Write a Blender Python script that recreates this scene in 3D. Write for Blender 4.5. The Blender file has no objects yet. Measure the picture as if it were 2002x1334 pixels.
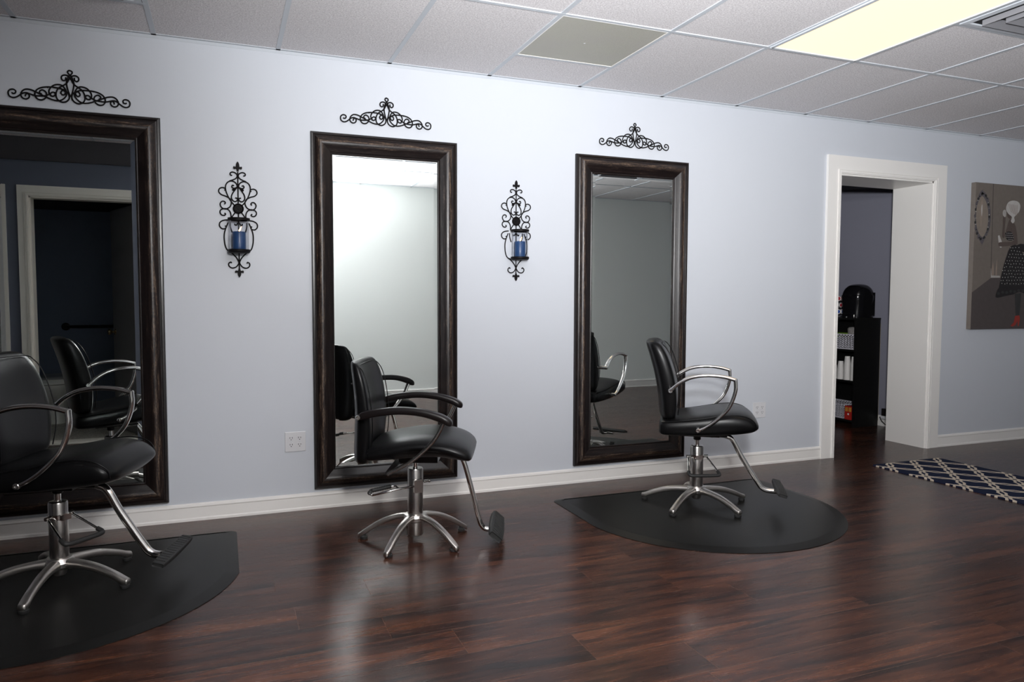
import bpy, bmesh, math, random
from mathutils import Vector, Matrix
random.seed(7)
SC = bpy.context.scene
COL = SC.collection
PI = math.pi
# ------------------------------------------------------------------ camera
F_PX, CX, CY, CZ, YAW, PITCH, ROLL = 1429.3806, 0.9178, -4.2535, 1.1973, 0.3759, 0.0565, 0.003
cam_data = bpy.data.cameras.new('camera')
cam = bpy.data.objects.new('camera', cam_data)
COL.objects.link(cam)
fw = Vector((math.sin(YAW)*math.cos(PITCH), math.cos(YAW)*math.cos(PITCH), -math.sin(PITCH)))
rt = Vector((math.cos(YAW), -math.sin(YAW), 0))
up = rt.cross(fw)
r2 = rt*math.cos(ROLL)+up*math.sin(ROLL)
u2 = -rt*math.sin(ROLL)+up*math.cos(ROLL)
mw = Matrix.Identity(4)
for i in range(3):
    mw[i][0] = r2[i]; mw[i][1] = u2[i]; mw[i][2] = -fw[i]
mw[0][3], mw[1][3], mw[2][3] = CX, CY, CZ
cam.matrix_world = mw
cam_data.sensor_width = 36.0
cam_data.sensor_fit = 'HORIZONTAL'
cam_data.lens = F_PX/2002*36.0
cam_data.clip_start = 0.02
SC.camera = cam
# ------------------------------------------------------------------ world, light, exposure
H = 2.5546
world = bpy.data.worlds.new('world'); SC.world = world; world.use_nodes = True
world.node_tree.nodes['Background'].inputs[0].default_value = (0.75, 0.8, 1, 1)
world.node_tree.nodes['Background'].inputs[1].default_value = 0.02
SC.view_settings.view_transform = 'Standard'
SC.view_settings.look = 'None'
SC.view_settings.gamma = 1
SC.view_settings.use_curve_mapping = False
SC.view_settings.exposure = 0.0

def spot(name, loc, target, power, angle, color, blend=1.0, size=0.08):
    l = bpy.data.lights.new(name, 'SPOT'); l.energy = power; l.spot_size = math.radians(angle)
    l.spot_blend = blend; l.color = color; l.shadow_soft_size = size
    o = bpy.data.objects.new(name, l); COL.objects.link(o); o.location = loc
    o.rotation_euler = (Vector(target)-Vector(loc)).to_track_quat('-Z', 'Y').to_euler()
    return o
# the photographer's flash, tilted up to bounce off the ceiling behind the camera
spot('flash_light', (1.25, -4.05, 1.55), (2.2, -3.1, 2.55), 1080, 122, (0.96, 0.975, 1.0))
# a weak direct spill of the same flash
spot('flash_spill_light', (1.3, -4.05, 1.85), (2.7, 0, 1.05), 225, 116, (1.0, 0.985, 0.965), 1.0, 0.12)

# ------------------------------------------------------------------ materials
def mat(name, col=(0.5, 0.5, 0.5), rough=0.5, metal=0.0, coat=0.0, coat_rough=0.1, spec=0.5, noise=None, bump=None, emit=None):
    m = bpy.data.materials.new(name); m.use_nodes = True
    nt = m.node_tree; b = nt.nodes['Principled BSDF']
    b.inputs['Base Color'].default_value = (*col, 1)
    b.inputs['Roughness'].default_value = rough
    b.inputs['Metallic'].default_value = metal
    b.inputs['Coat Weight'].default_value = coat
    b.inputs['Coat Roughness'].default_value = coat_rough
    b.inputs['Specular IOR Level'].default_value = spec
    if emit:
        b.inputs['Emission Color'].default_value = (*emit[0], 1); b.inputs['Emission Strength'].default_value = emit[1]
    if noise or bump:
        tc = nt.nodes.new('ShaderNodeTexCoord')
    if noise:  # (scale, amount)
        n = nt.nodes.new('ShaderNodeTexNoise'); n.inputs['Scale'].default_value = noise[0]; n.inputs['Detail'].default_value = 4
        nt.links.new(tc.outputs['Object'], n.inputs['Vector'])
        mx = nt.nodes.new('ShaderNodeMix'); mx.data_type = 'RGBA'
        a = noise[1]
        mx.inputs[6].default_value = (*[c*(1-a) for c in col], 1); mx.inputs[7].default_value = (*[min(1, c*(1+a)) for c in col], 1)
        nt.links.new(n.outputs['Fac'], mx.inputs[0]); nt.links.new(mx.outputs[2], b.inputs['Base Color'])
    if bump:   # (scale, strength, distance)
        n = nt.nodes.new('ShaderNodeTexNoise'); n.inputs['Scale'].default_value = bump[0]; n.inputs['Detail'].default_value = 3
        nt.links.new(tc.outputs['Object'], n.inputs['Vector'])
        bp = nt.nodes.new('ShaderNodeBump'); bp.inputs['Strength'].default_value = bump[1]; bp.inputs['Distance'].default_value = bump[2]
        nt.links.new(n.outputs['Fac'], bp.inputs['Height']); nt.links.new(bp.outputs['Normal'], b.inputs['Normal'])
    return m

M_WALL = mat('wall_paint', (0.588, 0.614, 0.662), 0.42, bump=(160, 0.12, 0.0006), spec=0.35)
M_OPPWALL = mat('pale_wall_paint', (0.84, 0.87, 0.84), 0.5)
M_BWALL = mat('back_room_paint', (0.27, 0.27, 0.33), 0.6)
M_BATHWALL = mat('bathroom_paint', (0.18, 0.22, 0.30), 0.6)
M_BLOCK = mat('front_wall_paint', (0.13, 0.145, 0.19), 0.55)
M_CREAM = mat('cream_trim_paint', (0.95, 0.90, 0.80), 0.35)
M_SOFF = mat('soffit_paint', (0.07, 0.065, 0.07), 0.7)
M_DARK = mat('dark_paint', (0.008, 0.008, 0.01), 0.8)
M_TRIM = mat('white_trim_paint', (0.84, 0.82, 0.79), 0.35)
M_TBAR = mat('ceiling_grid_metal', (0.54, 0.57, 0.61), 0.4)
M_LEATHER = mat('black_vinyl', (0.0040, 0.0040, 0.0044), 0.30, bump=(350, 0.08, 0.0004), spec=0.19)
M_CHROME = mat('polished_chrome', (0.74, 0.72, 0.70), 0.09, 1.0)
M_STEEL = mat('brushed_steel', (0.40, 0.38, 0.365), 0.26, 1.0, noise=(14, 0.25))
M_ALU = mat('cast_aluminium', (0.58, 0.55, 0.52), 0.36, 1.0, noise=(20, 0.2))
M_RUBBER = mat('black_rubber', (0.018, 0.018, 0.018), 0.6, bump=(90, 0.4, 0.001))
M_PLASTIC = mat('black_plastic', (0.008, 0.006, 0.006), 0.30, spec=0.25)
M_IRON = mat('wrought_iron', (0.006, 0.005, 0.0055), 0.55, spec=0.12)
M_MAT = mat('mat_vinyl', (0.0085, 0.0083, 0.0078), 0.38, noise=(3, 0.25), bump=(500, 0.15, 0.0003), spec=0.19)
M_MIRROR = mat('mirror_silver', (0.91, 0.96, 0.94), 0.004, 1.0)
M_PLATE = mat('outlet_plastic', (0.66, 0.66, 0.68), 0.3)
M_CANDLE = mat('blue_wax', (0.02, 0.06, 0.16), 0.4)
M_FLAME = mat('candle_flame', (1, 0.5, 0.2), 0.5, emit=((1.0, 0.5, 0.22), 6.0))
M_LENS = mat('light_lens', (0.25, 0.23, 0.2), 0.5, emit=((1.0, 0.76, 0.47), 1.38), spec=0.1)
M_BLACKWOOD = mat('black_shelf_laminate', (0.006, 0.006, 0.006), 0.4)
M_BLACKGLOSS = mat('gloss_black_plastic', (0.006, 0.006, 0.007), 0.12)
M_BASKET = mat('white_basket_plastic', (0.62, 0.60, 0.66), 0.45)
M_CUP = mat('white_foam', (0.72, 0.70, 0.68), 0.45)
M_RED = mat('red_card', (0.42, 0.02, 0.015), 0.45)
M_YELLOW = mat('amber_card', (0.55, 0.26, 0.04), 0.45)
M_GREEN = mat('green_plastic', (0.16, 0.30, 0.03), 0.4)
M_PODR = mat('red_foil', (0.45, 0.02, 0.04), 0.3)
M_PODB = mat('blue_foil', (0.02, 0.08, 0.40), 0.3)
M_PORC = mat('white_porcelain', (0.85, 0.83, 0.76), 0.15)
M_DOORG = mat('grey_door_paint', (0.24, 0.235, 0.23), 0.5)
M_BRASS = mat('brass', (0.5, 0.38, 0.2), 0.25, 1.0)
M_LOUVRE = mat('grey_louvre_metal', (0.22, 0.22, 0.235), 0.45)
M_BEIGE = mat('beige_card', (0.4, 0.34, 0.24), 0.7)

def glass_mat():
    m = bpy.data.materials.new('clear_glass'); m.use_nodes = True; nt = m.node_tree
    for n in list(nt.nodes): nt.nodes.remove(n)
    out = nt.nodes.new('ShaderNodeOutputMaterial'); mix = nt.nodes.new('ShaderNodeMixShader')
    tr = nt.nodes.new('ShaderNodeBsdfTransparent'); gl = nt.nodes.new('ShaderNodeBsdfGlossy'); fr = nt.nodes.new('ShaderNodeLayerWeight')
    tr.inputs[0].default_value = (0.96, 0.965, 0.975, 1); gl.inputs['Roughness'].default_value = 0.02
    fr.inputs['Blend'].default_value = 0.12
    sc_ = nt.nodes.new('ShaderNodeMath'); sc_.operation = 'MULTIPLY'; sc_.inputs[1].default_value = 0.35
    nt.links.new(fr.outputs['Fresnel'], sc_.inputs[0]); nt.links.new(sc_.outputs[0], mix.inputs[0]); nt.links.new(tr.outputs[0], mix.inputs[1]); nt.links.new(gl.outputs[0], mix.inputs[2])
    nt.links.new(mix.outputs[0], out.inputs[0]); return m
M_GLASS = glass_mat()

class NT:
    """small helper to write node maths"""
    def __init__(s, m): s.nt = m.node_tree
    def n(s, t, **k):
        x = s.nt.nodes.new(t)
        for a, v in k.items(): setattr(x, a, v)
        return x
    def put(s, sock, v):
        if isinstance(v, (int, float)): sock.default_value = v
        elif isinstance(v, tuple): sock.default_value = v
        else: s.nt.links.new(v, sock)
    def m(s, op, a, b=None, c=None):
        x = s.n('ShaderNodeMath', operation=op); s.put(x.inputs[0], a)
        if b is not None: s.put(x.inputs[1], b)
        if c is not None: s.put(x.inputs[2], c)
        return x.outputs[0]
    def mix(s, f, a, b, kind='MIX'):
        x = s.n('ShaderNodeMix', data_type='RGBA', blend_type=kind); s.put(x.inputs[0], f); s.put(x.inputs[6], a); s.put(x.inputs[7], b)
        return x.outputs[2]
    def ramp(s, f, stops):
        x = s.n('ShaderNodeValToRGB'); e = x.color_ramp.elements
        while len(e) > 1: e.remove(e[-1])
        e[0].position = stops[0][0]; e[0].color = stops[0][1]
        for p, c in stops[1:]:
            q = e.new(p); q.color = c
        s.put(x.inputs[0], f); return x.outputs[0]
    def noise(s, vec, scale, detail=4, rough=0.5, dist=0.0):
        x = s.n('ShaderNodeTexNoise'); x.inputs['Scale'].default_value = scale; x.inputs['Detail'].default_value = detail
        x.inputs['Roughness'].default_value = rough; x.inputs['Distortion'].default_value = dist
        s.put(x.inputs['Vector'], vec); return x.outputs['Fac']
    def comb(s, x, y, z):
        c = s.n('ShaderNodeCombineXYZ'); s.put(c.inputs[0], x); s.put(c.inputs[1], y); s.put(c.inputs[2], z); return c.outputs[0]

def floor_mat():
    m = mat('dark_plank_laminate', (0.05, 0.02, 0.012), 0.3, spec=0.36); g = NT(m); b = m.node_tree.nodes['Principled BSDF']
    tc = g.n('ShaderNodeTexCoord'); sp = g.n('ShaderNodeSeparateXYZ'); g.put(sp.inputs[0], tc.outputs['Object'])
    X, Y = sp.outputs[0], sp.outputs[1]
    PW, PL = 0.197, 1.21
    v = g.m('DIVIDE', g.m('ADD', Y, 2.35+PW*20), PW); row = g.m('FLOOR', v); fv = g.m('FRACT', v)
    wn = g.n('ShaderNodeTexWhiteNoise', noise_dimensions='1D'); g.put(wn.inputs['W'], row)
    u = g.m('ADD', g.m('DIVIDE', X, PL), g.m('MULTIPLY', wn.outputs['Value'], 7.3)); cidx = g.m('FLOOR', u); fu = g.m('FRACT', u)
    wn2 = g.n('ShaderNodeTexWhiteNoise', noise_dimensions='2D'); g.put(wn2.inputs['Vector'], g.comb(row, cidx, 0.0))
    pid = wn2.outputs['Value']
    # each laminate board shows three printed strips of grain
    vec = g.comb(g.m('ADD', g.m('MULTIPLY', X, 1.3), g.m('MULTIPLY', pid, 40.0)), g.m('MULTIPLY', Y, 13.0), g.m('MULTIPLY', pid, 9.0))
    n1 = g.noise(vec, 1.3, 6, 0.62, 1.1)
    vec2 = g.comb(g.m('ADD', g.m('MULTIPLY', X, 5.0), g.m('MULTIPLY', pid, 70.0)), g.m('MULTIPLY', Y, 110.0), 0.0)
    n2 = g.noise(vec2, 1.6, 4, 0.6, 0.4)
    c = g.ramp(n1, [(0.34, (0.010, 0.0052, 0.0048, 1)), (0.45, (0.034, 0.0125, 0.0080, 1)), (0.56, (0.072, 0.0245, 0.0125, 1)), (0.72, (0.125, 0.044, 0.020, 1))])
    c = g.mix(g.m('MULTIPLY', g.m('SUBTRACT', 1.0, n2), 0.62), c, (0.016, 0.009, 0.008, 1))
    br = g.m('ADD', 0.75, g.m('MULTIPLY', pid, 0.6)); c = g.mix(1.0, c, g.comb(br, br, br), 'MULTIPLY')
    ev = g.m('MINIMUM', fv, g.m('SUBTRACT', 1.0, fv)); eu = g.m('MINIMUM', fu, g.m('SUBTRACT', 1.0, fu))
    seam = g.m('MAXIMUM', g.m('LESS_THAN', ev, 0.007), g.m('LESS_THAN', eu, 0.0011))
    c = g.mix(g.m('MULTIPLY', seam, 0.45), c, (0.12, 0.065, 0.045, 1))
    g.put(b.inputs['Base Color'], c)
    g.put(b.inputs['Roughness'], g.m('ADD', 0.20, g.m('MULTIPLY', n2, 0.12)))
    bp = g.n('ShaderNodeBump'); bp.inputs['Strength'].default_value = 0.12; bp.inputs['Distance'].default_value = 0.0008
    g.put(bp.inputs['Height'], g.m('SUBTRACT', n2, g.m('MULTIPLY', seam, 0.8))); g.put(b.inputs['Normal'], bp.outputs[0])
    return m
M_FLOOR = floor_mat()

def tile_mat():
    m = mat('acoustic_tile', (0.6, 0.6, 0.6), 0.85, spec=0.1); g = NT(m); b = m.node_tree.nodes['Principled BSDF']
    tc = g.n('ShaderNodeTexCoord'); n = g.noise(tc.outputs['Object'], 130, 6, 0.8); n2 = g.noise(tc.outputs['Object'], 420, 2, 0.5)
    f = g.m('ADD', g.m('MULTIPLY', n, 0.6), g.m('MULTIPLY', n2, 0.4))
    g.put(b.inputs['Base Color'], g.ramp(f, [(0.40, (0.46, 0.435, 0.445, 1)), (0.5, (0.73, 0.70, 0.71, 1)), (0.60, (0.98, 0.96, 0.96, 1))]))
    bp = g.n('ShaderNodeBump'); bp.inputs['Strength'].default_value = 0.4; bp.inputs['Distance'].default_value = 0.001
    g.put(bp.inputs['Height'], f); g.put(b.inputs['Normal'], bp.outputs[0]); return m
M_TILE = tile_mat()

def frame_mat():
    m = mat('distressed_bronze_wood', (0.02, 0.012, 0.01), 0.35); g = NT(m); b = m.node_tree.nodes['Principled BSDF']
    uv = g.n('ShaderNodeUVMap'); sp = g.n('ShaderNodeSeparateXYZ'); g.put(sp.inputs[0], uv.outputs[0])
    U, V = sp.outputs[0], sp.outputs[1]
    n1 = g.noise(g.comb(g.m('MULTIPLY', U, 7.0), g.m('MULTIPLY', V, 90.0), 0.0), 1.0, 6, 0.7, 0.3)
    n2 = g.noise(g.comb(g.m('MULTIPLY', U, 60.0), g.m('MULTIPLY', V, 260.0), 3.0), 1.0, 3, 0.7)
    # the rub-through sits on the raised part of the moulding
    band = g.m('MAXIMUM', 0.0, g.m('SUBTRACT', 1.0, g.m('ABSOLUTE', g.m('DIVIDE', g.m('SUBTRACT', V, 0.047), 0.030))))
    f = g.m('ADD', g.m('MULTIPLY', n1, 0.62), g.m('MULTIPLY', n2, 0.38)); f = g.m('ADD', f, g.m('MULTIPLY', band, 0.13))
    g.put(b.inputs['Base Color'], g.ramp(f, [(0.50, (0.007, 0.0048, 0.0048, 1)), (0.60, (0.020, 0.012, 0.010, 1)), (0.67, (0.09, 0.058, 0.038, 1)), (0.8, (0.30, 0.22, 0.16, 1))]))
    g.put(b.inputs['Roughness'], g.ramp(f, [(0.5, (0.28, 0.28, 0.28, 1)), (0.75, (0.5, 0.5, 0.5, 1))]))
    return m
M_FRAME = frame_mat()

def rug_mat():
    m = mat('navy_trellis_wool', (0.01, 0.012, 0.04), 0.95, spec=0.1); g = NT(m); b = m.node_tree.nodes['Principled BSDF']
    tc = g.n('ShaderNodeTexCoord'); sp = g.n('ShaderNodeSeparateXYZ'); g.put(sp.inputs[0], tc.outputs['Object'])
    nz = g.m('MULTIPLY', g.m('SUBTRACT', g.noise(tc.outputs['Object'], 120, 2), 0.5), 0.03)
    U = g.m('DIVIDE', g.m('ADD', sp.outputs[0], 0.24*40-5.33), 0.24); V = g.m('DIVIDE', g.m('ADD', sp.outputs[1], 0.274*40+0.455), 0.274)
    A = g.m('ADD', U, V); B = g.m('SUBTRACT', U, V)
    def line(a, bb):
        d = g.m('ABSOLUTE', g.m('SUBTRACT', a, g.m('ROUND', a)))
        w = g.m('ADD', 0.085, g.m('MULTIPLY', g.m('COSINE', g.m('MULTIPLY', bb, 4*PI)), 0.028))
        return g.m('LESS_THAN', g.m('ADD', g.m('ABSOLUTE', g.m('SUBTRACT', d, w)), nz), 0.046)
    k = g.m('MAXIMUM', line(A, B), line(B, A))
    g.put(b.inputs['Base Color'], g.mix(k, (0.012, 0.017, 0.042, 1), (0.60, 0.52, 0.42, 1)))
    bp = g.n('ShaderNodeBump'); bp.inputs['Strength'].default_value = 0.5; bp.inputs['Distance'].default_value = 0.002
    g.put(bp.inputs['Height'], g.noise(tc.outputs['Object'], 300, 2)); g.put(b.inputs['Normal'], bp.outputs[0]); return m
M_RUG = rug_mat()

def grille_mat():
    """perforated metal return-air panel: fine hole grid"""
    m = mat('perforated_grille', (0.3, 0.3, 0.27), 0.5); g = NT(m); b = m.node_tree.nodes['Principled BSDF']
    tc = g.n('ShaderNodeTexCoord'); sp = g.n('ShaderNodeSeparateXYZ'); g.put(sp.inputs[0], tc.outputs['Object'])
    def s(x): return g.m('SINE', g.m('MULTIPLY', x, 2*PI/0.0055))
    k = g.m('GREATER_THAN', g.m('MULTIPLY', s(sp.outputs[0]), s(sp.outputs[1])), 0.12)
    big = g.noise(tc.outputs['Object'], 5, 2)
    metal = g.mix(big, (0.56, 0.56, 0.45, 1), (0.54, 0.50, 0.48, 1))
    g.put(b.inputs['Base Color'], g.mix(k, metal, (0.24, 0.24, 0.20, 1))); return m
M_GRILLE = grille_mat()

def speckle_mat():
    m = mat('speckled_sheet_floor', (0.1, 0.1, 0.09), 0.5); g = NT(m); b = m.node_tree.nodes['Principled BSDF']
    tc = g.n('ShaderNodeTexCoord'); n = g.noise(tc.outputs['Object'], 70, 5, 0.8)
    g.put(b.inputs['Base Color'], g.ramp(n, [(0.4, (0.25, 0.235, 0.20, 1)), (0.62, (0.75, 0.70, 0.60, 1))])); return m
M_SPECK = speckle_mat()

# ------------------------------------------------------------------ mesh helpers
def tag(o, label=None, cat=None, group=None, kind=None):
    if label: o['label'] = label
    if cat: o['category'] = cat
    if group: o['group'] = group
    if kind: o['kind'] = kind
    return o
def empty(name, loc=(0, 0, 0), rz=0.0):
    o = bpy.data.objects.new(name, None); COL.objects.link(o); o.location = loc; o.rotation_euler = (0, 0, rz)
    o.empty_display_size = 0.1; return o
def make(name, bm, m, parent=None, smooth=False, loc=None, rot=None, bevel=None, subs=0, auto=None):
    me = bpy.data.meshes.new(name)
    bmesh.ops.recalc_face_normals(bm, faces=bm.faces)
    bm.to_mesh(me); bm.free()
    for x in (m if isinstance(m, (list, tuple)) else [m]): me.materials.append(x)
    if smooth:
        for p in me.polygons: p.use_smooth = True
        if auto: me.set_sharp_from_angle(angle=math.radians(auto))
    o = bpy.data.objects.new(name, me); COL.objects.link(o)
    if parent: o.parent = parent
    if loc: o.location = loc
    if rot: o.rotation_euler = rot
    if bevel:
        d = o.modifiers.new('bevel', 'BEVEL'); d.width = bevel; d.segments = 2; d.limit_method = 'ANGLE'
    if subs:
        d = o.modifiers.new('sub', 'SUBSURF'); d.levels = subs; d.render_levels = subs
    return o
def BM(): return bmesh.new()
def box(bm, x0, x1, y0, y1, z0, z1, mi=0):
    v = [bm.verts.new(p) for p in ((x0,y0,z0),(x1,y0,z0),(x1,y1,z0),(x0,y1,z0),(x0,y0,z1),(x1,y0,z1),(x1,y1,z1),(x0,y1,z1))]
    for f in ((0,3,2,1),(4,5,6,7),(0,1,5,4),(1,2,6,5),(2,3,7,6),(3,0,4,7)):
        q = bm.faces.new([v[i] for i in f]); q.material_index = mi
    return bm
def spline(pts, n=6, closed=False):
    pts = [Vector(p) for p in pts]; out = []; L = len(pts)
    rng = range(L if closed else L-1)
    for i in rng:
        p1 = pts[i]; p2 = pts[(i+1) % L]
        p0 = pts[i-1] if (closed or i > 0) else p1*2-p2
        p3 = pts[(i+2) % L] if (closed or i+2 < L) else p2*2-p1
        for k in range(n):
            t = k/n
            out.append(0.5*((2*p1)+(p2-p0)*t+(2*p0-5*p1+4*p2-p3)*t*t+(3*p1-p0-3*p2+p3)*t**3))
    if not closed: out.append(pts[-1].copy())
    return out
def tube(bm, pts, r, seg=10, closed=False, flat=(1.0, 1.0), hint=None, caps=True):
    """sweep a circle (or ellipse: flat scales normal, binormal) along pts; r number or list"""
    pts = [Vector(p) for p in pts]; n = len(pts); rings = []
    T = []
    for i in range(n):
        a = pts[i-1] if (i > 0 or closed) else pts[i]; b = pts[(i+1) % n] if (i < n-1 or closed) else pts[i]
        T.append((b-a).normalized())
    N = Vector(hint) if hint else (Vector((0, 0, 1)) if abs(T[0].z) < 0.9 else Vector((1, 0, 0)))
    for i in range(n):
        N = (N-T[i]*N.dot(T[i]))
        if N.length < 1e-6: N = T[i].orthogonal()
        N.normalize(); B = T[i].cross(N)
        rr = r[i] if isinstance(r, (list, tuple)) else r
        rings.append([bm.verts.new(pts[i]+N*(math.cos(2*PI*k/seg)*rr*flat[0])+B*(math.sin(2*PI*k/seg)*rr*flat[1])) for k in range(seg)])
        if hint: N = Vector(hint)
    for i in range(n if closed else n-1):
        a, b = rings[i], rings[(i+1) % n]
        for k in range(seg): bm.faces.new((a[k], a[(k+1) % seg], b[(k+1) % seg], b[k]))
    if caps and not closed:
        bm.faces.new(rings[0][::-1]); bm.faces.new(rings[-1])
    return bm
def lathe(bm, prof, seg=24, c=(0, 0, 0), axis='z', caps=True):
    rings = []
    for r, h in prof:
        ring = []
        for k in range(seg):
            a = 2*PI*k/seg; x, y = r*math.cos(a), r*math.sin(a)
            p = (x, y, h) if axis == 'z' else ((x, h, y) if axis == 'y' else (h, x, y))
            ring.append(bm.verts.new((p[0]+c[0], p[1]+c[1], p[2]+c[2])))
        rings.append(ring)
    for a, b in zip(rings, rings[1:]):
        for k in range(seg): bm.faces.new((a[k], a[(k+1) % seg], b[(k+1) % seg], b[k]))
    if caps:
        bm.faces.new(rings[0][::-1]); bm.faces.new(rings[-1])
    return bm
def loft(bm, rings, closed_ring=True):
    R = [[bm.verts.new(p) for p in r] for r in rings]
    n = len(R[0])
    for a, b in zip(R, R[1:]):
        for k in range(n if closed_ring else n-1): bm.faces.new((a[k], a[(k+1) % n], b[(k+1) % n], b[k]))
    if closed_ring: bm.faces.new(R[0][::-1]); bm.faces.new(R[-1])
    return bm
def sup(t, e):
    c, s = math.cos(t), math.sin(t)
    return (abs(c)**(2/e)*(1 if c >= 0 else -1), abs(s)**(2/e)*(1 if s >= 0 else -1))
def prism(bm, poly, y0, y1, mi=0, ax='xz'):
    """extrude a 2D outline; ax gives what the two coordinates are"""
    def P(a, b, d): return (a, d, b) if ax == 'xz' else ((a, b, d) if ax == 'xy' else (d, a, b))
    A = [bm.verts.new(P(a, b, y0)) for a, b in poly]; B = [bm.verts.new(P(a, b, y1)) for a, b in poly]
    n = len(poly)
    f = bm.faces.new(A); f.material_index = mi; f = bm.faces.new(B[::-1]); f.material_index = mi
    for i in range(n):
        f = bm.faces.new((A[i], B[i], B[(i+1) % n], A[(i+1) % n])); f.material_index = mi
    return bm
def struct(name, bm, m, **k):
    return tag(make(name, bm, m, **k), kind='structure')

# ------------------------------------------------------------------ the room
XL, XR, YF = -3.2, 9.0, -4.5           # side walls and the wall behind the camera
DX0, DX1, DZ, TH = 5.236, 6.215, 2.148, 0.36   # doorway in the main wall
struct('floor', box(BM(), XL, XR, YF-0.1, 2.7, -0.1, 0.0), M_FLOOR)
bm = BM(); box(bm, XL, XR, YF, 0.0, H, H+0.08); struct('ceiling', bm, M_TILE)
bm = BM(); box(bm, XL, DX0, 0, TH, 0, H); box(bm, DX1, XR, 0, TH, 0, H); box(bm, DX0, DX1, 0, TH, DZ, H)
struct('wall_back', bm, M_WALL)
struct('wall_left', box(BM(), XL-0.1, XL, YF, 0, 0, H), M_WALL)
struct('wall_right', box(BM(), XR, XR+0.1, YF, 0, 0, H), M_WALL)
struct('wall_front', box(BM(), 0.46, XR, YF-0.1, YF, 0, H), M_OPPWALL)
# partition that stands forward of the front wall, with two doorways (seen in the first mirror)
PY = -2.65; OX0, OX1, OZ = -0.509, 0.29, 2.011
QX0, QX1 = -1.60, -0.74
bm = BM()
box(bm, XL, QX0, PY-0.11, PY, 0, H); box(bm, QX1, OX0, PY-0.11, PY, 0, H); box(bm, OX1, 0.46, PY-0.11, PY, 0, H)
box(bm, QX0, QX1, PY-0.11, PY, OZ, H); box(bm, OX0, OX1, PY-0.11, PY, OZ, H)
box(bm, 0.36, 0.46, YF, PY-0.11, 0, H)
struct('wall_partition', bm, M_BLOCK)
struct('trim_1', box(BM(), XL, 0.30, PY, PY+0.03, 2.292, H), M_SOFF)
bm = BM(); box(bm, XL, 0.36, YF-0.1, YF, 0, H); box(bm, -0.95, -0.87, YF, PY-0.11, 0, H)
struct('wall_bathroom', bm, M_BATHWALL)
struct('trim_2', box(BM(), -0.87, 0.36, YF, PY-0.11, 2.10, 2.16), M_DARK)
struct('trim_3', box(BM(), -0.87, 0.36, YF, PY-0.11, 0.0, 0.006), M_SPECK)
struct('trim_4', box(BM(), OX0, OX1, PY-0.13, PY+0.03, 0.0, 0.016), M_CREAM, bevel=0.005)
def casing(name, x0, x1, z1, y, w, sgn, th=0.02, mt=M_TRIM, jamb=None, wt=None):
    """door casing round an opening x0..x1 up to z1 on the face y, standing out towards sgn; wt = height of the head"""
    wt = wt or w
    ya, yb = sorted((y, y+sgn*th)); yc, yd = sorted((y, y+sgn*(th+0.007)))
    bm = BM()
    box(bm, x0-w, x0, ya, yb, 0, z1+wt); box(bm, x1, x1+w, ya, yb, 0, z1+wt); box(bm, x0, x1, ya, yb, z1, z1+wt)
    for a, b2 in ((0.006, 0.018), (0.024, 0.030)):
        box(bm, x0-b2, x0-a, yc, yd, 0, z1+b2); box(bm, x1+a, x1+b2, yc, yd, 0, z1+b2); box(bm, x0-a, x1+a, yc, yd, z1+a, z1+b2)
    if jamb:
        j0, j1 = sorted(jamb)
        box(bm, x0-0.004, x0+0.012, j0, j1, 0, z1); box(bm, x1-0.012, x1+0.004, j0, j1, 0, z1); box(bm, x0, x1, j0, j1, z1-0.012, z1+0.004)
    return struct(name, bm, mt)
casing('trim_5', DX0-0.004, DX1-0.008, DZ, 0, 0.128, -1, jamb=(-0.004, TH+0.004), wt=0.131)
casing('trim_6', OX0, OX1, OZ, PY, 0.076, 1, jamb=(PY-0.11, PY), wt=0.083, mt=M_CREAM)
casing('trim_7', QX0, QX1, OZ, PY, 0.076, 1, jamb=(PY-0.11, PY), wt=0.083, mt=M_CREAM)
# closed door in the second opening of the partition
bm = BM(); box(bm, QX0+0.014, QX1-0.014, PY-0.075, PY-0.035, 0.01, OZ-0.014)
for zz in ((0.2, 0.9), (1.05, 1.85)):
    for xx in ((QX0+0.10, -1.21), (-1.13, QX1-0.10)): box(bm, xx[0], xx[1], PY-0.036, PY-0.031, *zz)
d1 = struct('door_1', bm, M_TRIM, bevel=0.004)
bm = BM(); lathe(bm, [(0.012, 0), (0.012, 0.04), (0.026, 0.05), (0.03, 0.065), (0.022, 0.08), (0.002, 0.083)], 16, (QX0+0.08, PY-0.035, 0.93), 'y')
make('door_knob', bm, M_BRASS, d1, smooth=True)
def baseboard(name, x0, x1, y, sgn, h=0.10, axis='x', mt=M_TRIM):
    prof = [(0, 0), (0.017, 0), (0.017, 0.012), (0.013, 0.018), (0.012, h-0.022), (0.015, h-0.016), (0.013, h-0.006), (0.006, h), (0, h)]
    bm = BM()
    if axis == 'x': prism(bm, [(y+sgn*a, b) for a, b in prof], x0, x1, ax='yz')
    else: prism(bm, [(y+sgn*a, b) for a, b in prof], x0, x1, ax='xz')
    return struct(name, bm, mt)
baseboard('baseboard_back', XL, DX0-0.132, 0, -1, 0.094)
baseboard('baseboard_back.001', DX1+0.12, XR, 0, -1, 0.098)
baseboard('baseboard_front', 0.46, XR, YF, 1)
baseboard('baseboard_left', XL, QX0-0.08, PY, 1)
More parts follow.
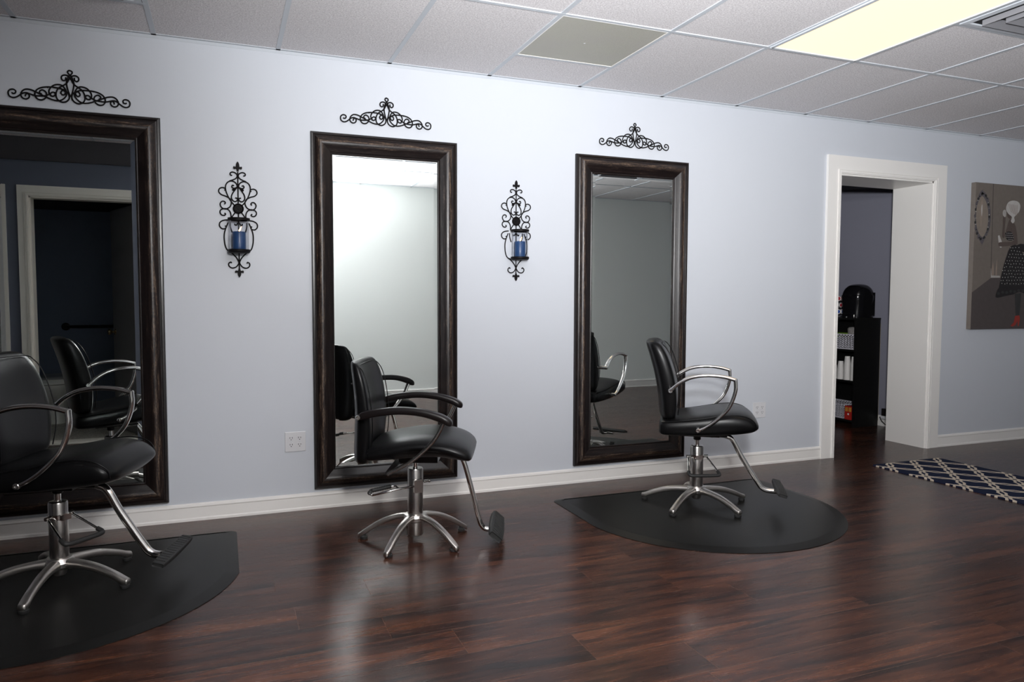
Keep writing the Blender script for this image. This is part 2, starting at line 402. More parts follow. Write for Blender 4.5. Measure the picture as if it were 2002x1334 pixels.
# room behind the doorway
SX = 6.78
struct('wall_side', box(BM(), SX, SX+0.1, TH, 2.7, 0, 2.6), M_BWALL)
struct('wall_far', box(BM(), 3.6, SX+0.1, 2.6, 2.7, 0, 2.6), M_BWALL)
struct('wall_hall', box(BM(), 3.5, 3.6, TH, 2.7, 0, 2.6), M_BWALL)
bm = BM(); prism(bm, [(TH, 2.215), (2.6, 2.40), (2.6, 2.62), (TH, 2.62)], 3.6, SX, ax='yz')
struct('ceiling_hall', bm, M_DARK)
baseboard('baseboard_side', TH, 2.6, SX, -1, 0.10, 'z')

# ceiling grid
K = 0.61
rows = [-0.0, -1.034, -2.254, -3.474]
bm = BM(); hw = 0.012
k = -5
while k*K < XR:
    x = k*K
    if x > XL: box(bm, x-hw, x+hw, YF, 0, H-0.004, H+0.001)
    k += 1
struct('trim_8', bm, M_TBAR)
bm = BM()
for y in rows[1:]: box(bm, XL, XR, y-hw, y+hw, H-0.0045, H+0.001)
box(bm, 4*K, 5*K, -0.424-hw, -0.424+hw, H-0.0045, H+0.001)
box(bm, 0, K, -0.424-hw, -0.424+hw, H-0.0045, H+0.001)
box(bm, 7*K, 8*K, -1.644-hw, -1.644+hw, H-0.0045, H+0.001)
struct('trim_9', bm, M_TBAR)
bm = BM()
prism(bm, [(0, H-0.004), (-0.022, H-0.004), (-0.022, H), (0, H)], XL, XR, ax='yz'); prism(bm, [(0, H-0.02), (-0.002, H-0.02), (-0.002, H), (0, H)], XL, XR, ax='yz')
prism(bm, [(YF, H-0.004), (YF+0.022, H-0.004), (YF+0.022, H), (YF, H)], 0.46, XR, ax='yz')
struct('trim_10', bm, M_TBAR)

# perforated return panel
t = tag(empty('return_air_grille', (4.5*K, -0.729, H)), 'square olive-grey perforated air grille set in the ceiling tiles', 'ceiling grille')
a = K/2-hw
make('grille_panel', box(BM(), -a, a, -a, a, -0.003, 0.0), M_GRILLE, t)
bm = BM()
for s in (-1, 1):
    box(bm, -a, a, s*a-0.002, s*a+0.003, -0.005, 0); box(bm, s*a-0.002, s*a+0.003, -a, a, -0.005, 0)
make('grille_frame', bm, M_TRIM, t)
bm = BM(); lathe(bm, [(0.006, -0.006), (0.004, -0.003)], 10, (-0.03, 0.0, 0)); make('screw', bm, M_CHROME, t)
# square diffusers: concentric louvres
def diffuser(loc, label, cut=1):
    t = tag(empty('ceiling_diffuser', loc), label, 'ceiling vent', None)
    make('back_plate', box(BM(), -a, a, -a, a, -0.004, 0.0), M_DARK, t)
    for i in range(4):
        o1 = a-0.002-i*0.068; bm = BM(); wd = 0.040 if i else 0.03
        ring = []
        for (rr, z) in ((o1, -0.010 if i == 0 else -0.030), (o1-wd, -0.012 if i == 0 else -0.006), (o1-wd, -0.004), (o1, -0.004)):
            ring.append([(-rr, -rr, z), (rr, -rr, z), (rr, rr, z), (-rr, rr, z)])
        R = [[bm.verts.new(p) for p in q] for q in ring]
        for m_ in range(4):
            A, B = R[m_], R[(m_+1) % 4]
            for j in range(4): bm.faces.new((A[j], A[(j+1) % 4], B[(j+1) % 4], B[j]))
        make('louvre', bm, M_TBAR if i == 0 else M_LOUVRE, t)
    return t
diffuser((7.5*K, -1.949, H), 'white square ceiling air diffuser with stepped louvres, beside the glowing yellow light', 1)
diffuser((0.5*K, -0.729, H), 'pale square ceiling air diffuser barely showing above the broadest mirror', 1)
# recessed ceiling light
t = tag(empty('ceiling_light', (6.5*K, -1.644, H)), 'long recessed ceiling light with glowing warm yellow lens', 'ceiling light')
bm = BM(); b_ = 0.61-hw
for s in (-1, 1):
    box(bm, -a, a, s*b_-0.010, s*b_+0.010, -0.010, 0.0); box(bm, s*a-0.010, s*a+0.010, -b_, b_, -0.010, 0.0)
make('light_frame', bm, M_TBAR, t)
bm = BM(); box(bm, -a+0.012, a-0.012, -b_+0.012, b_-0.012, -0.004, -0.001); make('diffuser_lens', bm, M_LENS, t)

# ------------------------------------------------------------------ wall mirrors
def wall_mirror(cx, label, zb=0.114, w=0.848, h=2.014):
    t = tag(empty('wall_mirror', (cx, 0, zb)), label, 'mirror', 'tall framed mirrors on the salon wall')
    prof = [(0, 0), (0, 0.022), (0.004, 0.027), (0.013, 0.028), (0.017, 0.023), (0.022, 0.024), (0.028, 0.030), (0.038, 0.039), (0.050, 0.043), (0.062, 0.041), (0.075, 0.034),
            (0.090, 0.026), (0.104, 0.022), (0.108, 0.018), (0.113, 0.020), (0.118, 0.018), (0.121, 0.010), (0.121, 0.0)]
    bm = BM(); uvl = bm.loops.layers.uv.new('UVMap')
    cor = [(-w/2, 0, 1, 1), (w/2, 0, -1, 1), (w/2, h, -1, -1), (-w/2, h, 1, -1)]
    for s in range(4):
        x0, z0, sx0, sz0 = cor[s]; x1, z1, sx1, sz1 = cor[(s+1) % 4]
        A = [bm.verts.new((x0+sx0*d, -q-0.0005, z0+sz0*d)) for d, q in prof]; B = [bm.verts.new((x1+sx1*d, -q-0.0005, z1+sz1*d)) for d, q in prof]
        arc = 0
        for i in range(len(prof)-1):
            f = bm.faces.new((A[i], B[i], B[i+1], A[i+1])); f.smooth = True
            for lp in f.loops:
                v = lp.vert; j = i if v in (A[i], B[i]) else i+1
                along = (v.co.x if s % 2 == 0 else v.co.z)
                lp[uvl].uv = (along+s*5.3+cx*2.1, prof[j][0])
    fr = make('mirror_frame', bm, M_FRAME, t, smooth=True, auto=40)
    # bevelled glass
    a0, z0, z1 = w/2-0.119, 0.119, h-0.119; bv = 0.022
    bm = BM()
    O = [bm.verts.new(p) for p in ((-a0, -0.0115, z0), (a0, -0.0115, z0), (a0, -0.0115, z1), (-a0, -0.0115, z1))]
    I = [bm.verts.new(p) for p in ((-a0+bv, -0.0121, z0+bv), (a0-bv, -0.0121, z0+bv), (a0-bv, -0.0121, z1-bv), (-a0+bv, -0.0121, z1-bv))]
    Bk = [bm.verts.new((v.co.x, -0.0012, v.co.z)) for v in O]
    bm.faces.new(I); bm.faces.new(Bk[::-1])
    for j in range(4):
        bm.faces.new((O[j], O[(j+1) % 4], I[(j+1) % 4], I[j])); bm.faces.new((Bk[j], Bk[(j+1) % 4], O[(j+1) % 4], O[j]))
    make('mirror_glass', bm, M_MIRROR, t)
    return t
wall_mirror(0.207, 'tall dark framed mirror reflecting a dark doorway with white casing')
wall_mirror(1.808, 'tall dark framed mirror reflecting a bright pale wall, behind the chair with black armrests')
wall_mirror(3.450, 'tall dark framed mirror reflecting grey wall and ceiling grid, nearest the white doorway')

# ------------------------------------------------------------------ scrollwork above the mirrors
SCR = {
'B':[(0.0186,0.1352),(0.0201,0.1232),(0.0284,0.1181),(0.037,0.125),(0.0367,0.1373),(0.0275,0.145),(0.0151,0.1454),(0.0041,0.1382),(-0.0056,0.1238),(-0.0153,0.1053),(-0.0326,0.0912),(-0.0499,0.0789),(-0.0602,0.0587),(-0.0617,0.0376),(-0.0545,0.0209),(-0.0364,0.0116),(-0.0177,0.0169),(-0.0056,0.0329),(-0.0075,0.0537),(-0.024,0.0694),(-0.0453,0.0776),(-0.0728,0.0799),(-0.1002,0.0787),(-0.1245,0.0727),(-0.143,0.0604),(-0.1509,0.044),(-0.1499,0.0286),(-0.1397,0.0158),(-0.1232,0.014),(-0.1093,0.0223),(-0.1019,0.037),(-0.1054,0.0539),(-0.1188,0.0622),(-0.1295,0.0566),(-0.1313,0.0478),(-0.1224,0.0418)],
'C':[(-0.0215,0.0592),(-0.0261,0.049),(-0.0354,0.048),(-0.041,0.0554),(-0.037,0.0663),(-0.0286,0.0697),(-0.0211,0.0628),(-0.0168,0.0527),(-0.0218,0.0382),(-0.0376,0.0226),(-0.0562,0.0166),(-0.0805,0.02),(-0.1046,0.0298),(-0.1225,0.0383),(-0.1463,0.0497),(-0.167,0.0578),(-0.1879,0.059),(-0.2031,0.0488),(-0.2101,0.0327),(-0.2055,0.0177),(-0.1923,0.0112),(-0.1787,0.017),(-0.1744,0.0295),(-0.181,0.0384),(-0.1886,0.0349),(-0.1919,0.0243)],
'D':[(-0.0724,0.0372),(-0.0646,0.0443),(-0.0674,0.0544),(-0.078,0.0551),(-0.0865,0.0455),(-0.0831,0.0372),(-0.0724,0.0365)],
'E':[(-0.0166,0.0597),(-0.0223,0.0766),(-0.0357,0.0926),(-0.054,0.0952),(-0.0725,0.0886),(-0.0866,0.0732),(-0.0916,0.0588),(-0.0889,0.047),(-0.0816,0.0366)],
'F':[(-0.0883,0.047),(-0.1044,0.0367),(-0.1287,0.0325),(-0.1528,0.0324),(-0.1736,0.0382),(-0.1884,0.0418),(-0.2034,0.0375),(-0.2156,0.027),(-0.2307,0.0162),(-0.2456,0.0136),(-0.2586,0.0208),(-0.2619,0.0375),(-0.2548,0.0492),(-0.2414,0.0527),(-0.2313,0.0459),(-0.2331,0.0354),(-0.242,0.0328),(-0.2478,0.0363)],
'G':[(-0.0018,0.1476),(-0.01,0.1303),(-0.0151,0.1123),(-0.0147,0.0949),(-0.0101,0.0709),(-0.0016,0.042)],
'H':[(-0.0009,0.147),(-0.0093,0.1583),(-0.0075,0.1662),(0.0003,0.1698)]}
def scroll(cx, zb, label):
    bm = BM()
    for s in (1, -1):
        for k, pts in SCR.items():
            tube(bm, spline([(s*x, -0.012-(0.004 if s > 0 else 0), z) for x, z in pts], 4), 0.0035, 8)
    for x in (-0.1, 0.1): tube(bm, [(x, -0.014, 0.079), (x, 0.0, 0.079)], 0.003, 8)
    o = make('scroll_wall_ornament', bm, M_IRON, smooth=True, loc=(cx, -0.001, zb))
    return tag(o, label, 'wall ornament', 'wrought iron scrolls above the mirrors')
scroll(0.232, 2.155, 'black wrought iron scroll above the mirror reflecting the dark doorway')
scroll(1.812, 2.182, 'black wrought iron scroll above the bright mirror in the middle')
scroll(3.454, 2.186, 'black wrought iron scroll above the mirror nearest the white doorway')

# ------------------------------------------------------------------ candle sconces
SQ = 0.000496
def sp_(pts): return [((x-318)*SQ, (1285-y)*SQ) for x, y in pts]
SCO = [
 [(262,190),(243,184),(243,164),(266,153),(295,162),(315,188),(300,218),(265,238),(232,250)],
 [(312,300),(296,268),(258,250),(215,265),(193,305),(196,360),(218,420),(253,478),(285,515)],
 [(180,352),(192,346),(186,332),(158,325),(130,340),(124,372),(148,400),(198,418),(240,448),(247,495),(226,535),(185,552),(150,540),(135,505),(150,475),(176,472),(188,488),(177,502)],
 [(176,597),(188,608),(175,622),(148,618),(132,590),(145,560),(185,550),(220,563),(240,600),(243,655)],
 [(318,300),(290,340),(258,390),(250,430),(265,460),(290,468),(310,452),(305,432),(288,430)],
 [(280,300),(262,295),(257,316),(280,326),(312,312)],
 [(318,312),(292,330),(272,330)],
 [(287,585),(262,620),(240,660)],
 [(180,733),(192,745),(182,764),(150,766),(125,738),(130,700),(165,676),(218,668)],
 [(212,698),(187,760),(170,830),(172,910),(186,970),(206,1000),(250,1032),(292,1078),(318,1130)],
 [(232,695),(234,745),(252,805)],
 [(280,708),(282,722),(300,720),(304,705),(318,698)],
 [(240,1137),(232,1124),(212,1138),(214,1168),(245,1188),(287,1175),(318,1130)]]
def fleur(bm, z0, s):
    half = [(0.0045, -0.008), (0.006, 0.003), (0.011, 0.006), (0.017, 0.003), (0.022, 0.007), (0.0225, 0.016), (0.018, 0.019), (0.014, 0.016), (0.009, 0.018), (0.0085, 0.028), (0.0055, 0.038), (0, 0.045)]
    poly = [(x, z0+s*z) for x, z in half]+[(-x, z0+s*z) for x, z in half[::-1][1:]]
    prism(bm, poly, -0.013, -0.006)
def sconce(cx, label, candle_label):
    t = tag(empty('candle_sconce', (cx, 0, 1.316)), label, 'sconce', 'wrought iron candle sconces')
    bm = BM()
    for s in (1, -1):
        for pts in SCO: tube(bm, spline([(s*x, -0.009, z) for x, z in sp_(pts)], 5), 0.0033, 8)
    tube(bm, [(0, -0.009, (1285-150)*SQ), (0, -0.009, (1285-1200)*SQ)], 0.0033, 8)
    for (x, y, r) in ((318, 190, 0.007), (318, 305, 0.007), (270, 343, 0.0065), (366, 343, 0.0065), (318, 1132, 0.006), (185, 551, 0.005), (451, 551, 0.005)):
        c_ = sp_([(x, y)])[0]; lathe(bm, [(0.001, -r), (r*.7, -r*.7), (r, 0), (r*.7, r*.7), (0.001, r)], 10, (c_[0], -0.009, c_[1]), 'y')
    fleur(bm, (1285-128)*SQ, 1.0); fleur(bm, (1285-1208)*SQ, -0.9)
    # wall stand-offs and the two arms that carry the cup
    tube(bm, [(0, -0.009, 0.50), (0, 0, 0.50)], 0.003, 8); tube(bm, [(0, -0.009, 0.09), (0, 0, 0.09)], 0.003, 8)
    make('scroll_bracket', bm, M_IRON, t, smooth=True, auto=50)
    # rosette
    bm = BM(); zc = (1285-545)*SQ
    lathe(bm, [(0.027, -0.008), (0.028, -0.014), (0.024, -0.018), (0.020, -0.014), (0.006, -0.014), (0.005, -0.019), (0.001, -0.019)], 24, (0, 0, zc), 'y')
    for j in range(8):
        lathe(bm, [(0.0035, -0.0135), (0.003, -0.0175), (0.0005, -0.018)], 6, (0.013*math.cos(j*PI/4), 0, zc+0.013*math.sin(j*PI/4)), 'y')
    make('rosette', bm, M_IRON, t, smooth=True, auto=40)
    yc = -0.074; zt, zb = 0.306, 0.136
    bm = BM(); lathe(bm, [(0.054, zt-0.008), (0.056, zt-0.008), (0.056, zt+0.004), (0.050, zt+0.004), (0.050, zt-0.008), (0.054, zt-0.008)], 32, (0, yc, 0), caps=False)
    tube(bm, [(-0.03, yc+0.047, zt-0.002), (-0.03, -0.009, zt-0.002)], 0.0028, 8); tube(bm, [(0.03, yc+0.047, zt-0.002), (0.03, -0.009, zt-0.002)], 0.0028, 8)
    make('glass_collar', bm, M_IRON, t, smooth=True, auto=40)
    bm = BM(); lathe(bm, [(0.001, zb-0.010), (0.05, zb-0.010), (0.056, zb-0.004), (0.056, zb+0.008), (0.052, zb+0.008), (0.051, zb), (0.001, zb)], 32, (0, yc, 0))
    tube(bm, [(0, yc+0.05, zb-0.006), (0, -0.009, zb-0.006)], 0.004, 8); tube(bm, [(-0.045, yc+0.03, zb-0.006), (-0.055, -0.009, zb+0.004)], 0.0026, 8); tube(bm, [(0.045, yc+0.03, zb-0.006), (0.055, -0.009, zb+0.004)], 0.0026, 8)
    make('candle_tray', bm, M_IRON, t, smooth=True, auto=40)
    bm = BM(); lathe(bm, [(0.0490, zb+0.0015), (0.0490, zt+0.003), (0.0475, zt+0.003), (0.0475, zb+0.0015)], 32, (0, yc, 0), caps=False)
    bm.verts.ensure_lookup_table(); n = 32
    for k in range(n): bm.faces.new((bm.verts[k], bm.verts[(k+1) % n], bm.verts[3*n+(k+1) % n], bm.verts[3*n+k]))
    make('glass_cylinder', bm, M_GLASS, t, smooth=True, auto=40)
    # candle
    cz = 1.316+zb+0.001
    c = tag(empty('pillar_candle', (cx, yc, cz)), candle_label, 'candle', 'lit blue pillar candles')
    bm = BM(); lathe(bm, [(0.001, 0), (0.033, 0), (0.034, 0.002), (0.034, 0.098), (0.032, 0.101), (0.024, 0.097), (0.001, 0.096)], 28); make('wax', bm, M_CANDLE, c, smooth=True, auto=50)
    bm = BM(); tube(bm, spline([(0, 0, 0.095), (0, 0, 0.101), (0.002, 0, 0.106)], 3), 0.0012, 6); make('wick', bm, M_IRON, c)
    bm = BM(); fl = [(0.0005, 0.1035), (0.0035, 0.106), (0.0045, 0.111), (0.003, 0.118), (0.0015, 0.125), (0.0003, 0.130)]
    rings = []
    for r, z in fl: rings.append([(r*math.cos(2*PI*k/10)+(z-0.104)*0.45+0.001, r*math.sin(2*PI*k/10), z) for k in range(10)])
    loft(bm, rings); make('flame', bm, M_FLAME, c, smooth=True)
    return t
sconce(1.003, 'black scrolled iron candle sconce between the dark-doorway mirror and the bright middle mirror', 'blue pillar candle in the glass of the sconce over the lower outlet')
sconce(2.618, 'black scrolled iron candle sconce between the bright middle mirror and the grey one', 'blue pillar candle in the glass of the sconce by the grey mirror')

# ------------------------------------------------------------------ electrical outlets
def outlet(x0, z0, label):
    w = 0.113
    t = tag(empty('wall_outlet', (x0+w/2, 0, z0+w/2)), label, 'outlet', 'double duplex wall outlets')
    bm = BM(); prism(bm, [(-w/2, -w/2), (w/2, -w/2), (w/2, w/2), (-w/2, w/2)], -0.006, -0.0002); make('cover_plate', bm, M_PLATE, t, bevel=0.003)
    for sx in (-1, 1):
        for sz in (-1, 1):
            c_ = (sx*0.023, sz*0.019)
            bm = BM(); poly = []
            for k in range(24):
                a1 = 2*PI*k/24; poly.append((c_[0]+0.0172*math.cos(a1), c_[1]+max(-0.0142, min(0.0142, 0.0172*math.sin(a1)))))
            prism(bm, poly, -0.0078, -0.0055)
            r = make('receptacle', bm, M_PLATE, t)
            bm = BM()
            for dx in (-0.0062, 0.0062): box(bm, c_[0]+dx-0.0013, c_[0]+dx+0.0013, -0.0082, -0.0074, c_[1]-0.0005, c_[1]+0.0085)
            lathe(bm, [(0.0026, -0.0082), (0.0026, -0.0074)], 10, (c_[0], 0, c_[1]-0.0065), 'y')
            make('socket_slots', bm, M_DARK, r)
    for sx in (-1, 1):
        bm = BM(); lathe(bm, [(0.0025, -0.0072), (0.003, -0.0055)], 10, (sx*0.023, 0, 0), 'y'); make('screw', bm, M_TBAR, t)
outlet(1.226, 0.337, 'white wall outlet plate beside the bright middle mirror')
outlet(4.473, 0.345, 'white wall outlet plate between the third chair and the doorway')

# ------------------------------------------------------------------ salon chairs
def ring_yz(x, hw_, z0, z1, e, n=28, yc=0.0):
    zc, hh = (z0+z1)/2, (z1-z0)/2; out = []
    for k in range(n):
        a1, b1 = sup(2*PI*k/n, e); out.append((x, yc+a1*hw_, zc+b1*hh))
    return out
def interp(tab, n):
    """resample rows of numbers smoothly"""
    rows_ = []
    for i in range(len(tab)-1):
        p1, p2 = tab[i], tab[i+1]; p0 = tab[i-1] if i else p1; p3 = tab[i+2] if i+2 < len(tab) else p2
        for k in range(n):
            t = k/n; rows_.append([0.5*((2*b)+(c-a_)*t+(2*a_-5*b+4*c-d)*t*t+(3*b-a_-3*c+d)*t**3) for a_, b, c, d in zip(p0, p1, p2, p3)])
    rows_.append(list(tab[-1])); return rows_
def backrest(bm, tab, curve):
    """tab rows: z, x rear, x front, half width, exponent"""
    rings = []
    for z, xr, xf, hw_, e in interp(tab, 5):
        xc, hx = (xr+xf)/2, (xf-xr)/2; ring = []
        for k in range(40):
            a1, b1 = sup(2*PI*k/40, e); y = a1*hw_
            ring.append((xc+b1*hx+curve*(y*y)/0.05, y, z))
        rings.append(ring)
    return loft(bm, rings)
def star_base(root, th, phi, R, style):
    """five legs with glides, hub"""
    bm = BM()
    if style == 'A': lathe(bm, [(0.020, 0.035), (0.024, 0.040), (0.030, 0.060), (0.052, 0.075), (0.056, 0.092), (0.050, 0.104), (0.047, 0.110), (0.036, 0.112)], 30)
    else: lathe(bm, [(0.037, 0.030), (0.039, 0.034), (0.039, 0.095), (0.056, 0.105), (0.060, 0.122), (0.055, 0.134), (0.042, 0.137)], 30)
    make('hub', bm, M_ALU, root, smooth=True, auto=35)
    for k in range(5):
        an = phi-th+k*2*PI/5
        bm = BM(); rings = []
        if style == 'A': T = [(0.030, 0.062, 0.108, 0.026), (0.09, 0.070, 0.103, 0.021), (0.17, 0.060, 0.092, 0.0185), (0.25, 0.036, 0.066, 0.0175), (0.295, 0.016, 0.045, 0.0185), (0.316, 0.014, 0.038, 0.014)]
        else: T = [(0.030, 0.105, 0.136, 0.030), (0.08, 0.108, 0.134, 0.020), (0.15, 0.088, 0.116, 0.0175), (0.22, 0.052, 0.082, 0.0165), (0.275, 0.018, 0.046, 0.0165), (0.302, 0.004, 0.028, 0.011)]
        for x, z0, z1, w_ in interp(T, 4): rings.append(ring_yz(x*R/0.303 if x > 0.05 else x, w_, z0, z1, 3.0, 16))
        loft(bm, rings); lg = make('base_leg', bm, M_ALU, root, smooth=True, rot=(0, 0, an))
        gx = 0.300*R/0.303 if style == 'A' else 0.272*R/0.303
        bm = BM(); lathe(bm, [(0.017, 0.0), (0.019, 0.004), (0.019, 0.013), (0.012, 0.017), (0.012, 0.024)], 18, (gx, 0, 0)); make('glide', bm, M_RUBBER, lg, smooth=True, auto=40)
def footrest(root, path, r, pad_c, pad_tilt, wpad, thick=1.0):
    bm = BM(); tube(bm, spline([(x, 0, z) for x, z in path], 5), r, 16); fb = make('footrest_bar', bm, M_CHROME, root, smooth=True)
    bm = BM()
    tube(bm, [(pad_c[0], -0.06, pad_c[1]-0.006), (pad_c[0], 0.06, pad_c[1]-0.006)], 0.014, 14); make('footrest_sleeve', bm, M_CHROME, fb, smooth=True, auto=40)
    bm = BM(); rings = []
    for y, hx, hz in interp([(-0.168, wpad*0.36, 0.005), (-0.164, wpad*0.43, 0.0085), (-0.06, wpad*0.5, 0.010), (0.06, wpad*0.5, 0.010), (0.164, wpad*0.43, 0.0085), (0.168, wpad*0.36, 0.005)], 3):
        rings.append([(sup(2*PI*k/20, 6)[0]*hx, y, sup(2*PI*k/20, 6)[1]*hz*thick) for k in range(20)])
    loft(bm, rings)
    for j in range(13):
        y = -0.15+j*0.025; box(bm, -wpad*0.36, wpad*0.36, y, y+0.009, 0.006, 0.0100*thick+0.0018)
    make('footrest_pad', bm, M_RUBBER, fb, smooth=True, auto=35, loc=(pad_c[0], 0, pad_c[1]+0.014), rot=(0, pad_tilt, 0))

def chair_a(loc, th, phi, label, pump_dir, pad_tilt, bar_r, mat_z):
    """black vinyl chair with looping chrome arms on a five-star base"""
    root = tag(empty('salon_chair', (loc[0], loc[1], mat_z), th), label, 'chair', 'black salon styling chairs')
    dz = -mat_z
    def Z(z): return z+dz
    star_base(root, th, phi, 0.303, 'A')
    bm = BM(); lathe(bm, [(0.0365, 0.10), (0.0365, Z(0.352)), (0.034, Z(0.358)), (0.030, Z(0.360)), (0.012, Z(0.360))], 32)
    make('hydraulic_column', bm, M_STEEL, root, smooth=True, auto=35)
    bm = BM(); lathe(bm, [(0.0125, Z(0.355)), (0.0125, Z(0.400))], 20); make('piston', bm, M_CHROME, root, smooth=True, auto=35)
    bm = BM(); lathe(bm, [(0.017, Z(0.392)), (0.021, Z(0.396)), (0.021, Z(0.428)), (0.024, Z(0.434)), (0.001, Z(0.434))], 20); make('column_socket', bm, M_PLASTIC, root, smooth=True, auto=35)
    # under-seat plate
    bm = BM(); box(bm, -0.10, 0.12, -0.13, 0.13, Z(0.432), Z(0.447)); box(bm, 0.10, 0.165, -0.04, 0.04, Z(0.420), Z(0.436)); make('seat_plate', bm, M_PLASTIC, root, bevel=0.003)
    # seat
    T = [(-0.212, 0.185, 0.462, 0.505, 3.0), (-0.207, 0.222, 0.450, 0.522, 3.6), (-0.190, 0.240, 0.443, 0.534, 4.2), (-0.13, 0.247, 0.442, 0.545, 4.6), (0.0, 0.250, 0.444, 0.563, 4.6),
         (0.12, 0.250, 0.450, 0.585, 4.2), (0.20, 0.248, 0.455, 0.592, 3.6), (0.26, 0.243, 0.462, 0.582, 3.0), (0.295, 0.232, 0.470, 0.560, 2.6), (0.316, 0.205, 0.486, 0.535, 2.4), (0.322, 0.16, 0.498, 0.522, 2.2)]
    bm = BM(); loft(bm, [ring_yz(x, w_, Z(z0), Z(z1), e, 36) for x, w_, z0, z1, e in interp(T, 4)])
    st = make('seat', bm, M_LEATHER, root, smooth=True)
    for s in (-1, 1):
        bm = BM()
        tube(bm, spline([(-0.195, s*0.232, Z(0.522)), (-0.1, s*0.2445, Z(0.534)), (0.02, s*0.2475, Z(0.553)), (0.13, s*0.2465, Z(0.574)), (0.205, s*0.243, Z(0.579)), (0.262, s*0.238, Z(0.566)), (0.298, s*0.229, Z(0.536)), (0.306, s*0.222, Z(0.50))], 5), 0.0028, 8)
        make('piping', bm, M_LEATHER, st, smooth=True)
    # backrest
    T = [(0.528, -0.19, -0.150, 0.150, 2.4), (0.534, -0.203, -0.136, 0.185, 3.0), (0.56, -0.216, -0.124, 0.208, 3.6), (0.64, -0.224, -0.121, 0.218, 4.0), (0.72, -0.235, -0.128, 0.222, 4.2), (0.80, -0.252, -0.145, 0.222, 4.2),
         (0.88, -0.274, -0.172, 0.219, 4.2), (0.935, -0.291, -0.200, 0.212, 3.8), (0.960, -0.295, -0.218, 0.196, 3.2), (0.971, -0.285, -0.236, 0.165, 2.6)]
    bm = BM(); backrest(bm, [(Z(z), a1, b1, c1, e) for z, a1, b1, c1, e in T], 0.022)
    bk = make('backrest', bm, M_LEATHER, root, smooth=True)
    bm = BM()
    P = [(-0.128, 0.19, 0.56), (-0.122, 0.205, 0.64), (-0.128, 0.210, 0.72), (-0.145, 0.210, 0.80), (-0.170, 0.206, 0.88), (-0.195, 0.194, 0.93), (-0.212, 0.15, 0.953)]
    full = P+[(x, -y, z) for x, y, z in P[::-1]]
    tube(bm, spline([(x+0.022*(y*y)/0.05+0.0035, y, Z(z)) for x, y, z in full], 4), 0.0024, 8)
    make('piping', bm, M_LEATHER, bk, smooth=True)
    for s in (-1, 1):      # brackets between seat and back
        for yy, ww in ((0.10, 0.018), (0.165, 0.006)):
            make('back_bracket', box(BM(), -0.175, -0.155, s*yy-ww, s*yy+ww, Z(0.50), Z(0.56)), M_CHROME, root, bevel=0.002)
    # arms
    for s in (-1, 1):
        y = s*0.282
        top = spline([(-0.150, y, Z(0.706)), (-0.098, y, Z(0.752)), (-0.034, y, Z(0.783)), (0.046, y, Z(0.795)), (0.125, y, Z(0.790)), (0.192, y, Z(0.773))], 6)
        low = spline([(0.188, y, Z(0.780)), (0.189, y, Z(0.712)), (0.158, y, Z(0.625)), (0.100, y, Z(0.560)), (0.045, y, Z(0.517)), (0.0, y, Z(0.494))], 6)
        bm = BM(); tube(bm, top, 0.0125, 14, flat=(1.25, 0.85), hint=(0, 1, 0)); tube(bm, low, [0.0125-0.003*i/(len(low)-1) for i in range(len(low))], 14, flat=(1.25, 0.85), hint=(0, 1, 0))
        ar = make('armrest', bm, M_CHROME, root, smooth=True, auto=45)
        for (x, z, to) in ((-0.150, 0.706, 0.215), (0.0, 0.494, 0.243)):
            bm = BM(); lathe(bm, [(0.0125, s*to), (0.0125, s*0.293), (0.010, s*0.2955), (0.0055, s*0.2955), (0.0055, s*0.291), (0.0005, s*0.291)], 16, (x, 0, Z(z)), 'y')
            make('arm_bolt', bm, M_CHROME, ar, smooth=True, auto=35)
    # pump handle: clamp band, two rods and a rubber grip
    ph = empty('pump_handle', (0, 0, 0), pump_dir-th); ph.parent = root
    bm = BM(); lathe(bm, [(0.0368, Z(0.287)), (0.040, Z(0.289)), (0.040, Z(0.305)), (0.0368, Z(0.307))], 30, caps=False)
    tube(bm, [(0.006, -0.062, Z(0.298)), (0.006, -0.036, Z(0.298))], 0.008, 12); tube(bm, [(0.006, 0.036, Z(0.298)), (0.006, 0.062, Z(0.298))], 0.008, 12)
    box(bm, 0.030, 0.050, -0.02, 0.02, Z(0.286), Z(0.31))
    make('clamp', bm, M_CHROME, ph, smooth=True, auto=35)
    for s in (-1, 1):
        bm = BM(); tube(bm, spline([(0.004, s*0.052, Z(0.298)), (0.07, s*0.070, Z(0.262)), (0.135, s*0.086, Z(0.226))], 4), 0.0052, 12)
        make('handle_rod', bm, M_CHROME, ph, smooth=True)
    bm = BM(); tube(bm, spline([(0.118, -0.082, Z(0.234)), (0.140, -0.086, Z(0.224)), (0.150, -0.072, Z(0.219)), (0.152, 0, Z(0.218)), (0.150, 0.072, Z(0.219)), (0.140, 0.086, Z(0.224)), (0.118, 0.082, Z(0.234))], 5), 0.0098, 12)
    make('grip', bm, M_RUBBER, ph, smooth=True)
    footrest(root, [(0.075, Z(0.422)), (0.130, Z(0.425)), (0.165, Z(0.420)), (0.198, Z(0.398)), (0.248, Z(0.305)), (0.334, Z(0.168)), (0.362, Z(0.133)), (0.395, Z(0.120)), (0.448, Z(0.118))], bar_r, (0.455, Z(0.122)), pad_tilt, 0.054, 1.2)
    return root
MATZ = 0.014
chair_a((0.266, -0.788), -0.279, 0.715, 'black chrome-armed salon chair before the dark-doorway mirror, cut off by the picture edge', math.radians(318), math.radians(14), 0.0165, MATZ)
chair_a((3.452, -0.752), -0.612, -0.104, 'black salon chair with looping chrome arms on a black mat, nearest the white doorway', math.radians(252), math.radians(14), 0.0145, MATZ)

